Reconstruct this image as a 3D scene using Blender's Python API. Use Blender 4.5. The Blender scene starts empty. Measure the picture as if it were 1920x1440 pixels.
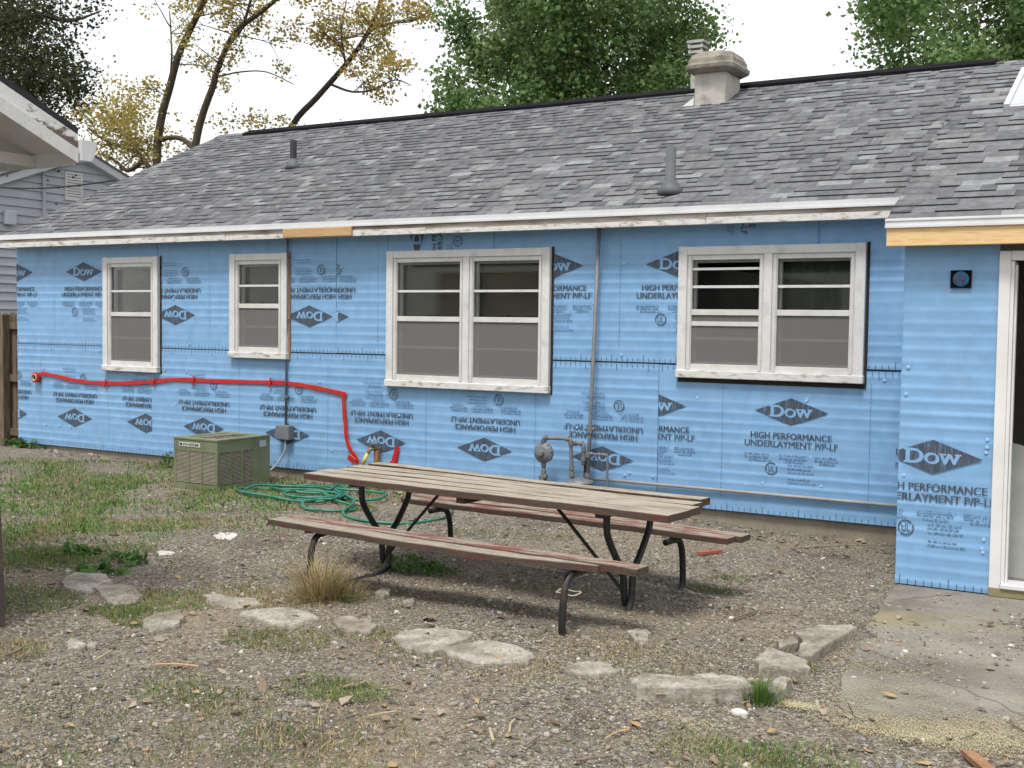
import bpy, bmesh, math, random
import numpy as np
from mathutils import Vector, Matrix

random.seed(7)
rng = np.random.default_rng(11)
sc = bpy.context.scene
col = sc.collection

# ------------------------------------------------------------------ camera
CAM = np.array([8.930, -9.382, 1.542])
YAW, PITCH, ROLL, FPX = 0.5337, 0.0513, 0.01316, 2200.0
F = np.array([-math.sin(YAW)*math.cos(PITCH), math.cos(YAW)*math.cos(PITCH), -math.sin(PITCH)])
R0 = np.array([math.cos(YAW), math.sin(YAW), 0.0])
U0 = np.cross(R0, F)
Rv = R0*math.cos(ROLL) + U0*math.sin(ROLL)
Uv = -R0*math.sin(ROLL) + U0*math.cos(ROLL)
cd = bpy.data.cameras.new('camera')
cam = bpy.data.objects.new('camera', cd)
col.objects.link(cam)
m = Matrix.Identity(4)
for i in range(3):
    m[i][0], m[i][1], m[i][2], m[i][3] = Rv[i], Uv[i], -F[i], CAM[i]
cam.matrix_world = m
cd.sensor_width = 36.0
cd.lens = 36.0*FPX/1920.0
cd.clip_start = 0.05
cd.clip_end = 2000
sc.camera = cam

# ------------------------------------------------------------------ sky, sun, exposure
SUN_EL, SUN_AZ = math.radians(63), math.radians(172)      # azimuth clockwise from +Y
world = bpy.data.worlds.new('World')
sc.world = world
world.use_nodes = True
wn, wl = world.node_tree.nodes, world.node_tree.links
bg = wn['Background']
sky = wn.new('ShaderNodeTexSky')
sky.sky_type = 'NISHITA'
sky.sun_disc = False
sky.sun_elevation = SUN_EL
sky.sun_rotation = SUN_AZ
sky.air_density = 1.0
sky.dust_density = 4.0
mx = wn.new('ShaderNodeMix')
mx.data_type = 'RGBA'
mx.inputs[0].default_value = 0.88                          # closed cloud cover over the clear sky
wl.new(sky.outputs[0], mx.inputs[6])
mx.inputs[7].default_value = (10.3, 10.5, 10.7, 1)
wl.new(mx.outputs[2], bg.inputs[0])
bg.inputs[1].default_value = 0.10
sd = bpy.data.lights.new('sun', 'SUN')
sd.energy = 2.8
sd.angle = math.radians(15)
sd.color = (1.0, 0.97, 0.93)
sun = bpy.data.objects.new('sun', sd)
col.objects.link(sun)
sdir = Vector((math.sin(SUN_AZ)*math.cos(SUN_EL), math.cos(SUN_AZ)*math.cos(SUN_EL), math.sin(SUN_EL)))
sun.rotation_euler = sdir.to_track_quat('Z', 'Y').to_euler()
sun.location = (0, 0, 20)
vs = sc.view_settings
vs.view_transform = 'Standard'
vs.look = 'None'
vs.gamma = 1.0
vs.exposure = 0.36
vs.use_curve_mapping = False

# ------------------------------------------------------------------ helpers: places
def ray(px, py):
    return F + Rv*((px-960)/FPX) - Uv*((py-720)/FPX)
def onY(px, py, Y):
    d = ray(px, py); t = (Y-CAM[1])/d[1]; return CAM + t*d
def onX(px, py, X):
    d = ray(px, py); t = (X-CAM[0])/d[0]; return CAM + t*d
def onZ(px, py, Z):
    d = ray(px, py); t = (Z-CAM[2])/d[2]; return CAM + t*d

# ------------------------------------------------------------------ helpers: objects
def tag(o, label=None, cat=None, group=None, kind=None):
    if label: o['label'] = label
    if cat: o['category'] = cat
    if group: o['group'] = group
    if kind: o['kind'] = kind
    return o
def empty(name, loc, label=None, cat=None, group=None, rz=0):
    o = bpy.data.objects.new(name, None)
    o.empty_display_size = 0.2
    col.objects.link(o)
    o.location = loc
    o.rotation_euler = (0, 0, rz)
    return tag(o, label, cat, group)
def wloc(o):
    p = Vector((0, 0, 0))
    while o is not None:
        p = p + o.location
        o = o.parent
    return p

class MB:
    def __init__(s):
        s.v = []; s.f = []; s.m = []; s.cur = 0
    def face(s, pts):
        n = len(s.v); s.v += [tuple(p) for p in pts]; s.f.append(tuple(range(n, n+len(pts)))); s.m.append(s.cur)
    def add(s, V, Fs):
        n = len(s.v); s.v += [tuple(p) for p in V]
        for f in Fs:
            s.f.append(tuple(n+i for i in f)); s.m.append(s.cur)
        return s
    def hexa(s, P):                      # 8 corners: bottom 4 ccw, top 4 ccw
        return s.add(P, [(3,2,1,0),(4,5,6,7),(0,1,5,4),(1,2,6,5),(2,3,7,6),(3,0,4,7)])
    def box(s, x0, x1, y0, y1, z0, z1):
        return s.hexa([(x0,y0,z0),(x1,y0,z0),(x1,y1,z0),(x0,y1,z0),(x0,y0,z1),(x1,y0,z1),(x1,y1,z1),(x0,y1,z1)])
    def bar(s, a, b, w, h, up=(0,0,1)):  # box along a-b
        a, b = Vector(a), Vector(b); d = (b-a).normalized(); u = Vector(up)
        r = d.cross(u)
        if r.length < 1e-4: r = d.cross(Vector((1,0,0)))
        r.normalize(); u = r.cross(d).normalized()
        P = []
        for p in (a, b):
            P.append([p - r*w/2 - u*h/2, p + r*w/2 - u*h/2, p + r*w/2 + u*h/2, p - r*w/2 + u*h/2])
        A, B = P
        return s.add(A+B, [(0,1,2,3),(7,6,5,4),(0,4,5,1),(1,5,6,2),(2,6,7,3),(3,7,4,0)])
    def prism(s, poly, y0, y1):          # polygon in xz extruded in y
        n = len(poly)
        V = [(p[0], y0, p[1]) for p in poly] + [(p[0], y1, p[1]) for p in poly]
        Fs = [tuple(range(n)), tuple(range(2*n-1, n-1, -1))]
        Fs += [(i, n+i, n+(i+1)%n, (i+1)%n) for i in range(n)]
        return s.add(V, Fs)
    def tube(s, path, rad, n=8, cap=True):
        path = [Vector(p) for p in path]
        if not hasattr(rad, '__len__'): rad = [rad]*len(path)
        rings = []; prev = None
        for i, p in enumerate(path):
            if i == 0: d = path[1]-p
            elif i == len(path)-1: d = p-path[i-1]
            else: d = (path[i+1]-p).normalized() + (p-path[i-1]).normalized()
            if d.length < 1e-9: d = Vector((0,0,1))
            d.normalize()
            if prev is None:
                u = d.cross(Vector((0.31, 0.17, 0.93)))
                if u.length < 1e-3: u = d.cross(Vector((1,0,0)))
            else:
                u = prev - d*prev.dot(d)
            u.normalize(); prev = u; w = d.cross(u)
            rings.append([p + (u*math.cos(2*math.pi*k/n) + w*math.sin(2*math.pi*k/n))*rad[i] for k in range(n)])
        V = [q for r in rings for q in r]; Fs = []
        for i in range(len(path)-1):
            for k in range(n):
                a, b = i*n+k, i*n+(k+1)%n
                Fs.append((a, b, b+n, a+n))
        if cap:
            Fs.append(tuple(range(n-1, -1, -1))); Fs.append(tuple((len(path)-1)*n+k for k in range(n)))
        return s.add(V, Fs)
    def lathe(s, prof, c, axis='z', n=20):   # prof: (r, h)
        V = []
        for r, h in prof:
            for k in range(n):
                a = 2*math.pi*k/n; x, y = r*math.cos(a), r*math.sin(a)
                V.append({'z': (c[0]+x, c[1]+y, c[2]+h), 'y': (c[0]+x, c[1]-h, c[2]+y), 'x': (c[0]+h, c[1]+x, c[2]+y)}[axis])
        Fs = []
        for i in range(len(prof)-1):
            for k in range(n):
                a, b = i*n+k, i*n+(k+1)%n
                Fs.append((a, b, b+n, a+n))
        Fs.append(tuple(range(n-1, -1, -1))); Fs.append(tuple((len(prof)-1)*n+k for k in range(n)))
        return s.add(V, Fs)
    def build(s, name, mats, parent=None, smooth=False, bevel=0, origin=None, local=False):
        if not isinstance(mats, (list, tuple)): mats = [mats]
        if origin is None: origin = wloc(parent) if parent is not None else Vector((0,0,0))
        else: origin = Vector(origin)
        if local: origin = Vector((0,0,0))
        me = bpy.data.meshes.new(name)
        me.from_pydata([(p[0]-origin[0], p[1]-origin[1], p[2]-origin[2]) for p in s.v], [], s.f)
        for mt in mats: me.materials.append(mt)
        me.polygons.foreach_set('material_index', s.m)
        bm = bmesh.new(); bm.from_mesh(me)
        bmesh.ops.recalc_face_normals(bm, faces=bm.faces)
        if bevel:
            bmesh.ops.remove_doubles(bm, verts=bm.verts, dist=1e-5)
            es = [e for e in bm.edges if len(e.link_faces) == 2 and e.calc_face_angle() > 0.6]
            bmesh.ops.bevel(bm, geom=es, offset=bevel, segments=1, affect='EDGES')
        bm.to_mesh(me); bm.free()
        if smooth: me.polygons.foreach_set('use_smooth', [True]*len(me.polygons))
        o = bpy.data.objects.new(name, me)
        col.objects.link(o)
        if parent is not None:
            o.parent = parent
            if not local: o.location = origin - wloc(parent)
        else:
            o.location = origin
        return o

def np_obj(name, V, T, mats, midx=None, parent=None, origin=(0,0,0), smooth=False):
    V = np.asarray(V, np.float32) - np.asarray(origin, np.float32); T = np.asarray(T, np.int32)
    me = bpy.data.meshes.new(name)
    me.vertices.add(len(V)); me.vertices.foreach_set('co', V.ravel())
    k = T.shape[1]
    me.loops.add(T.size); me.loops.foreach_set('vertex_index', T.ravel())
    me.polygons.add(len(T)); me.polygons.foreach_set('loop_start', np.arange(0, T.size, k, dtype=np.int32))
    if not isinstance(mats, (list, tuple)): mats = [mats]
    for mt in mats: me.materials.append(mt)
    if midx is not None: me.polygons.foreach_set('material_index', np.asarray(midx, np.int32))
    me.update(calc_edges=True)
    if smooth: me.polygons.foreach_set('use_smooth', np.ones(len(T), bool))
    o = bpy.data.objects.new(name, me); col.objects.link(o)
    if parent is not None:
        o.parent = parent; o.location = Vector(origin) - wloc(parent)
    else:
        o.location = origin
    return o

def copy_tree(o, parent=None):
    c = o.copy(); col.objects.link(c); c.parent = parent
    for ch in o.children: copy_tree(ch, c)
    return c

# ------------------------------------------------------------------ helpers: materials
def mat(name, cols, scale=6.0, rough=0.8, bump=0.0, bscale=60.0, metal=0.0, stretch=(1,1,1), detail=6.0,
        lo=0.35, hi=0.65, spec=0.3, fine=0.0, fscale=250.0, bstretch=None):
    """world-position noise blending two to four colours, a fine grain on top and relief"""
    mt = bpy.data.materials.new(name); mt.use_nodes = True
    n, l = mt.node_tree.nodes, mt.node_tree.links
    b = n['Principled BSDF']
    b.inputs['Roughness'].default_value = rough
    b.inputs['Metallic'].default_value = metal
    b.inputs['Specular IOR Level'].default_value = spec
    g = n.new('ShaderNodeNewGeometry')
    mp = n.new('ShaderNodeMapping'); mp.inputs['Scale'].default_value = stretch
    l.new(g.outputs['Position'], mp.inputs['Vector'])
    nz = n.new('ShaderNodeTexNoise'); nz.inputs['Scale'].default_value = scale; nz.inputs['Detail'].default_value = detail
    nz.inputs['Roughness'].default_value = 0.62
    l.new(mp.outputs[0], nz.inputs['Vector'])
    cr = n.new('ShaderNodeValToRGB'); e = cr.color_ramp.elements
    k = len(cols)
    for i, c in enumerate(cols):
        p = lo + (hi-lo)*i/max(1, k-1)
        if i < 2: el = e[i]; el.position = p
        else: el = e.new(p)
        el.color = (*c, 1)
    if k == 1: e[1].color = (*cols[0], 1)
    l.new(nz.outputs['Fac'], cr.inputs[0])
    out = cr.outputs[0]
    if fine:
        n2 = n.new('ShaderNodeTexNoise'); n2.inputs['Scale'].default_value = fscale; n2.inputs['Detail'].default_value = 3
        l.new(mp.outputs[0], n2.inputs['Vector'])
        mr = n.new('ShaderNodeMapRange'); mr.inputs[1].default_value = 0.3; mr.inputs[2].default_value = 0.7
        mr.inputs[3].default_value = 1-fine; mr.inputs[4].default_value = 1+fine
        l.new(n2.outputs['Fac'], mr.inputs[0])
        mm = n.new('ShaderNodeMix'); mm.data_type = 'RGBA'; mm.blend_type = 'MULTIPLY'; mm.inputs[0].default_value = 1
        l.new(out, mm.inputs[6]); l.new(mr.outputs[0], mm.inputs[7]); out = mm.outputs[2]
    l.new(out, b.inputs['Base Color'])
    if bump:
        n3 = n.new('ShaderNodeTexNoise'); n3.inputs['Scale'].default_value = bscale; n3.inputs['Detail'].default_value = 5
        if bstretch:
            m2 = n.new('ShaderNodeMapping'); m2.inputs['Scale'].default_value = bstretch
            l.new(g.outputs['Position'], m2.inputs['Vector']); l.new(m2.outputs[0], n3.inputs['Vector'])
        else:
            l.new(mp.outputs[0], n3.inputs['Vector'])
        bp = n.new('ShaderNodeBump'); bp.inputs['Strength'].default_value = bump; bp.inputs['Distance'].default_value = 0.01
        l.new(n3.outputs['Fac'], bp.inputs['Height']); l.new(bp.outputs[0], b.inputs['Normal'])
    return mt
def leafmat(name, cols, trans=0.35):
    mt = mat(name, cols, scale=1.3, rough=0.7, spec=0.25, fine=0.25, fscale=9)
    n, l = mt.node_tree.nodes, mt.node_tree.links
    b = n['Principled BSDF']; t = n.new('ShaderNodeBsdfTranslucent'); s = n.new('ShaderNodeMixShader'); s.inputs[0].default_value = trans
    src = b.inputs['Base Color'].links[0].from_socket
    l.new(src, t.inputs[0]); l.new(b.outputs[0], s.inputs[1]); l.new(t.outputs[0], s.inputs[2])
    l.new(s.outputs[0], n['Material Output'].inputs[0])
    return mt
def glassmat(name, tint, gloss, rough=0.03):
    mt = bpy.data.materials.new(name); mt.use_nodes = True
    n, l = mt.node_tree.nodes, mt.node_tree.links
    n.remove(n['Principled BSDF'])
    t = n.new('ShaderNodeBsdfTransparent'); t.inputs[0].default_value = (*tint, 1)
    gl = n.new('ShaderNodeBsdfGlossy'); gl.inputs['Roughness'].default_value = rough
    fr = n.new('ShaderNodeFresnel'); fr.inputs[0].default_value = 1.25
    ad = n.new('ShaderNodeMath'); ad.operation = 'ADD'; ad.inputs[1].default_value = gloss; ad.use_clamp = True
    mxs = n.new('ShaderNodeMixShader')
    l.new(fr.outputs[0], ad.inputs[0]); l.new(ad.outputs[0], mxs.inputs[0]); l.new(t.outputs[0], mxs.inputs[1]); l.new(gl.outputs[0], mxs.inputs[2])
    l.new(mxs.outputs[0], n['Material Output'].inputs[0])
    return mt

M = {}
FOAM = (0.150, 0.335, 0.60)
M['foam'] = mat('blue_foam_board', [(0.180,0.345,0.560),(0.200,0.372,0.590),(0.178,0.335,0.535)], scale=1.6, rough=0.5, spec=0.4, fine=0.07, fscale=9, lo=0.3, hi=0.75)
M['foam_edge'] = mat('foam_cut_edge', [(0.12,0.26,0.45)], rough=0.7)
def inkmat():
    mt = mat('printed_ink', [(0.042,0.050,0.066),(0.060,0.076,0.104),(0.11,0.20,0.33)], scale=9, rough=0.6, stretch=(14,14,1.0), lo=0.32, hi=0.72)
    return mt
M['ink'] = inkmat()
M['ink_faint'] = mat('faint_printed_ink', [(0.075,0.13,0.21),(0.18,0.345,0.56)], scale=70, rough=0.6, lo=0.38, hi=0.60)
M['white_paint'] = mat('weathered_white_paint', [(0.54,0.535,0.52),(0.62,0.615,0.60),(0.45,0.435,0.41)], scale=5, rough=0.6, bump=0.15, bscale=90, fine=0.06, fscale=60, lo=0.3, hi=0.75)
M['white_peel'] = mat('flaking_white_sill_paint', [(0.63,0.62,0.60),(0.57,0.56,0.54),(0.27,0.215,0.165)], scale=9, rough=0.7, bump=0.4, bscale=70, lo=0.42, hi=0.66, stretch=(1,1,3))
M['storm'] = mat('grey_white_storm_frame', [(0.52,0.51,0.48),(0.62,0.61,0.58)], scale=8, rough=0.45, fine=0.05)
M['drip'] = mat('white_metal_drip_edge', [(0.55,0.555,0.56),(0.63,0.635,0.64)], scale=3, rough=0.35, spec=0.5)
M['old_fascia'] = mat('stained_old_fascia_board', [(0.20,0.165,0.125),(0.36,0.33,0.28),(0.50,0.48,0.44)], scale=3.2, rough=0.85, bump=0.3, stretch=(0.7,3,4), fine=0.12, lo=0.36, hi=0.66)
M['new_wood'] = mat('fresh_yellow_lumber', [(0.62,0.42,0.19),(0.70,0.50,0.26),(0.55,0.35,0.15)], scale=7, rough=0.7, stretch=(0.5,5,7), bump=0.1, fine=0.08, fscale=30)
M['board_tan'] = mat('tan_lumber_patch', [(0.42,0.26,0.12),(0.50,0.33,0.17)], scale=7, rough=0.75, stretch=(0.5,5,7), bump=0.1, fine=0.1, fscale=30)
M['bare_wood'] = mat('brown_bare_jamb', [(0.20,0.10,0.05),(0.30,0.17,0.09)], scale=6, rough=0.8, stretch=(6,6,0.6))
M['dark_gap'] = mat('dark_gap_shade', [(0.020,0.018,0.017),(0.035,0.028,0.022)], scale=5, rough=0.9)  # near-black, stands in for shade in board joints and window gaps
SH = [(0.122,0.125,0.134),(0.140,0.143,0.151),(0.165,0.170,0.176),(0.131,0.130,0.135),(0.106,0.109,0.119),(0.208,0.214,0.217),(0.149,0.147,0.151)]
M['shingles'] = [mat('asphalt_shingle_%d' % i, [tuple(0.8*x for x in c), c, tuple(1.18*x for x in c)], scale=14, rough=0.95, fine=0.22, fscale=160, bump=0.25, bscale=200, spec=0.15) for i, c in enumerate(SH)]
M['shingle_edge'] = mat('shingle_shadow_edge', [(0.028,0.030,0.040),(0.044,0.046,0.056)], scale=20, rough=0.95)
M['decking'] = mat('dark_roof_felt', [(0.03,0.03,0.034)], rough=0.95)
M['black_vent'] = mat('black_ridge_vent', [(0.005,0.005,0.007),(0.009,0.009,0.011)], rough=0.9, spec=0.1)
M['lead'] = mat('grey_vent_boot', [(0.07,0.075,0.085),(0.10,0.105,0.115)], rough=0.6, spec=0.4)
M['galv'] = mat('grey_painted_pipe', [(0.115,0.122,0.13),(0.165,0.172,0.18)], scale=12, rough=0.5, spec=0.4, fine=0.1, fscale=50)
M['dark_pipe'] = mat('black_vent_pipe', [(0.03,0.03,0.033),(0.05,0.05,0.055)], rough=0.6)
M['stucco'] = mat('cement_chimney_render', [(0.34,0.32,0.28),(0.44,0.42,0.38),(0.28,0.26,0.22)], scale=4, rough=0.9, bump=0.3, bscale=50, fine=0.1)
M['cap'] = mat('stained_cement_cap', [(0.13,0.12,0.10),(0.22,0.20,0.165),(0.30,0.28,0.235)], scale=5, rough=0.9, bump=0.4, bscale=40, fine=0.12)
M['foundation'] = mat('concrete_foundation', [(0.20,0.17,0.13),(0.28,0.25,0.20)], scale=3, rough=0.9, bump=0.3, fine=0.15, fscale=80)
M['blind'] = mat('taupe_window_blind', [(0.22,0.188,0.140),(0.27,0.232,0.178)], scale=3, rough=0.8, bump=0.0)
M['room'] = mat('dim_room_wall', [(0.16,0.15,0.13),(0.2,0.19,0.17)], rough=0.9)
M['glass'] = glassmat('window_glass', (0.90,0.91,0.90), 0.0)
M['sky_glass'] = mat('milky_skylight_dome', [(0.40,0.41,0.46),(0.48,0.49,0.54)], scale=3, rough=0.25, spec=0.5)
def screenmat():
    mt = bpy.data.materials.new('insect_screen'); mt.use_nodes = True
    n, l = mt.node_tree.nodes, mt.node_tree.links
    b = n['Principled BSDF']; b.inputs['Base Color'].default_value = (0.20,0.195,0.185,1); b.inputs['Roughness'].default_value = 0.6
    t = n.new('ShaderNodeBsdfTransparent'); s = n.new('ShaderNodeMixShader'); s.inputs[0].default_value = 0.52
    l.new(t.outputs[0], s.inputs[1]); l.new(b.outputs[0], s.inputs[2]); l.new(s.outputs[0], n['Material Output'].inputs[0])
    return mt
M['screen'] = screenmat()

# ------------------------------------------------------------------ ground
def smooth(a, b, x):
    t = np.clip((x-a)/(b-a), 0, 1); return t*t*(3-2*t)
def gz(x, y):
    x = np.asarray(x, float); y = np.asarray(y, float)
    z = -0.118 + 0.055*smooth(0.5, -3.0, x)*smooth(-3.5, -0.5, y) - 0.020*smooth(6.6, 7.3, x)
    amp = smooth(7.6, 6.6, x)*0.7 + 0.3
    z = z + amp*(0.012*np.sin(1.7*x+0.6*y) + 0.009*np.sin(2.9*y-1.3*x+1) + 0.006*np.sin(5.1*x+3.7*y) + 0.004*np.sin(9.7*x-8.3*y))
    return z
def gridaxis(lo, a, b, hi, step):
    far = [lo]
    ax = list(np.arange(a, b+1e-6, step))
    left = []; p, s = a, step
    while p > lo: s *= 1.5; p -= s; left.append(max(p, lo))
    right = []; p, s = b, step
    while p < hi: s *= 1.5; p += s; right.append(min(p, hi))
    return np.array(left[::-1] + ax + right)
M['ground'] = mat('gravelly_dirt', [(0.095,0.079,0.061),(0.155,0.134,0.107),(0.205,0.183,0.152),(0.125,0.101,0.077)], scale=5.5, rough=0.95, bump=0.8, bscale=90, fine=0.45, fscale=75, detail=9, lo=0.3, hi=0.72, spec=0.1)
def overlay(mt, scale, lo, hi, colr, amount, detail=6, stretch=(1,1,1), kind='noise'):
    """a second, separately shaped stain layer"""
    n, l = mt.node_tree.nodes, mt.node_tree.links
    bs = n['Principled BSDF']; src = bs.inputs['Base Color'].links[0].from_socket
    g_ = n.new('ShaderNodeNewGeometry'); mp = n.new('ShaderNodeMapping'); mp.inputs['Scale'].default_value = stretch
    l.new(g_.outputs['Position'], mp.inputs[0])
    if kind == 'noise':
        t = n.new('ShaderNodeTexNoise'); t.inputs['Scale'].default_value = scale; t.inputs['Detail'].default_value = detail; o_ = t.outputs['Fac']
    else:
        t = n.new('ShaderNodeTexVoronoi'); t.feature = 'DISTANCE_TO_EDGE'; t.inputs['Scale'].default_value = scale; o_ = t.outputs['Distance']
        w_ = n.new('ShaderNodeTexNoise'); w_.inputs['Scale'].default_value = 5; w_.inputs['Detail'].default_value = 6
        ad = n.new('ShaderNodeMix'); ad.data_type = 'RGBA'; ad.inputs[0].default_value = 0.12
        l.new(mp.outputs[0], w_.inputs['Vector']); l.new(mp.outputs[0], ad.inputs[6]); l.new(w_.outputs['Color'], ad.inputs[7]); mp = None
        l.new(ad.outputs[2], t.inputs['Vector'])
    if mp is not None: l.new(mp.outputs[0], t.inputs['Vector'])
    mr = n.new('ShaderNodeMapRange'); mr.inputs[1].default_value = lo; mr.inputs[2].default_value = hi; mr.inputs[3].default_value = 0; mr.inputs[4].default_value = amount
    l.new(o_, mr.inputs[0])
    mm = n.new('ShaderNodeMix'); mm.data_type = 'RGBA'; mm.inputs[7].default_value = (*colr, 1)
    l.new(mr.outputs[0], mm.inputs[0]); l.new(src, mm.inputs[6]); l.new(mm.outputs[2], bs.inputs['Base Color'])
def pebbly(mt, scale, amount):
    n, l = mt.node_tree.nodes, mt.node_tree.links
    bs = n['Principled BSDF']; src = bs.inputs['Base Color'].links[0].from_socket
    g_ = n.new('ShaderNodeNewGeometry'); v = n.new('ShaderNodeTexVoronoi'); v.inputs['Scale'].default_value = scale; v.inputs['Randomness'].default_value = 1.0
    l.new(g_.outputs['Position'], v.inputs['Vector'])
    sp = n.new('ShaderNodeSeparateColor'); l.new(v.outputs['Color'], sp.inputs[0])
    cr = n.new('ShaderNodeValToRGB'); e = cr.color_ramp.elements
    e[0].position = 0.0; e[0].color = (0.070,0.060,0.047,1); e[1].position = 1.0; e[1].color = (0.42,0.39,0.33,1)
    for p_, c_ in ((0.3,(0.115,0.102,0.082)), (0.55,(0.172,0.157,0.130)), (0.72,(0.215,0.172,0.118)), (0.86,(0.27,0.252,0.215))):
        q = e.new(p_); q.color = (*c_, 1)
    l.new(sp.outputs[0], cr.inputs[0])
    nz = n.new('ShaderNodeTexNoise'); nz.inputs['Scale'].default_value = 2.1; nz.inputs['Detail'].default_value = 7; l.new(g_.outputs['Position'], nz.inputs['Vector'])
    mr = n.new('ShaderNodeMapRange'); mr.inputs[1].default_value = 0.30; mr.inputs[2].default_value = 0.58; mr.inputs[3].default_value = amount*0.35; mr.inputs[4].default_value = amount
    l.new(nz.outputs['Fac'], mr.inputs[0])
    mm = n.new('ShaderNodeMix'); mm.data_type = 'RGBA'
    l.new(mr.outputs[0], mm.inputs[0]); l.new(src, mm.inputs[6]); l.new(cr.outputs[0], mm.inputs[7]); l.new(mm.outputs[2], bs.inputs['Base Color'])
    b2 = n.new('ShaderNodeBump'); b2.inputs['Strength'].default_value = 0.9; b2.inputs['Distance'].default_value = 0.008; b2.invert = True
    l.new(v.outputs['Distance'], b2.inputs['Height'])
    old = bs.inputs['Normal'].links[0].from_node; l.new(old.outputs[0], b2.inputs['Normal']); l.new(b2.outputs[0], bs.inputs['Normal'])
pebbly(M['ground'], 62, 0.85)
overlay(M['ground'], 0.55, 0.50, 0.66, (0.26,0.205,0.135), 0.55)
overlay(M['ground'], 1.3, 0.56, 0.68, (0.075,0.060,0.047), 0.6)
xs = gridaxis(-400, -5.0, 9.5, 400, 0.055); ys = gridaxis(-300, -8.0, 0.4, 500, 0.055)
XX, YY = np.meshgrid(xs, ys)
ZZ = gz(XX, YY)
nx, ny = len(xs), len(ys)
idx = np.arange(nx*ny).reshape(ny, nx)
Q = np.stack([idx[:-1,:-1].ravel(), idx[:-1,1:].ravel(), idx[1:,1:].ravel(), idx[1:,:-1].ravel()], 1)
g = np_obj('ground', np.stack([XX.ravel(), YY.ravel(), ZZ.ravel()], 1), Q, M['ground'], smooth=True)
tag(g, kind='structure')

# concrete apron in front of the door
SLAB_Z = -0.136
M['slab'] = mat('worn_concrete_apron', [(0.13,0.115,0.092),(0.19,0.172,0.145),(0.23,0.212,0.182)], scale=2.4, rough=0.9, bump=0.35, bscale=60, fine=0.14, fscale=60, detail=9)
overlay(M['foam'], 2.6, 0.60, 0.74, (0.29,0.42,0.58), 0.30, detail=9)
overlay(M['foam'], 1.1, 0.60, 0.72, (0.17,0.24,0.33), 0.16, detail=9, stretch=(1,1,0.5))
overlay(M['slab'], 1.1, 0.52, 0.70, (0.085,0.072,0.058), 0.65)
overlay(M['slab'], 2.3, 0.58, 0.72, (0.30,0.27,0.22), 0.5)
overlay(M['slab'], 0.9, 0.55, 0.66, (0.27,0.225,0.10), 0.55, stretch=(0.6,1.6,1))
overlay(M['slab'], 0.42, 0.0045, 0.001, (0.06,0.052,0.042), 0.6, kind='crack')
edge = [onZ(px, py, SLAB_Z)[:2] for px, py in [(1680,1098),(1655,1130),(1640,1152),(1622,1185),(1606,1215),(1596,1240),(1580,1268),(1572,1300),(1580,1330),(1612,1348),(1650,1362),(1700,1380),(1760,1392),(1830,1400),(1910,1404)]]
edge = [np.array(e) for e in edge] + [np.array((9.6,-4.15)), np.array((10.8,-4.0)), np.array((10.8,-1.46)), np.array((7.24,-1.46))]
pts = []
for i in range(len(edge)):
    a, b = edge[i], edge[(i+1) % len(edge)]
    k = 6 if i < 14 else 1
    for j in range(k):
        p = a + (b-a)*j/k
        if 0 < i < 14: p = p + rng.normal(0, 0.012, 2)
        pts.append(p)
mb = MB()
n = len(pts)
V = [(p[0], p[1], SLAB_Z) for p in pts] + [(p[0], p[1], SLAB_Z-0.10) for p in pts]
mb.add(V, [tuple(range(n))] + [(i, n+i, n+(i+1)%n, (i+1)%n) for i in range(n)])
slab = tag(mb.build('concrete_apron', M['slab']), kind='structure')

# ------------------------------------------------------------------ house shell
HX0, HX1 = -3.70, 11.0
house = empty('house', (2.0, 0.0, -0.12), 'low ranch house wrapped in printed blue foam board with grey shingle roof', 'house')
EY = -1.50                                   # front plane of the wing by the door
WINS = [dict(x0=-2.105, x1=-1.205, z0=0.950, z1=2.245, n=1, k='blind'),
        dict(x0=-0.115, x1=0.690, z0=1.152, z1=2.247, n=1, k='blind'),
        dict(x0=1.975, x1=3.805, z0=0.925, z1=2.237, n=2, k='blind'),
        dict(x0=5.050, x1=6.618, z0=1.118, z1=2.212, n=2, k='dark')]

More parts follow.
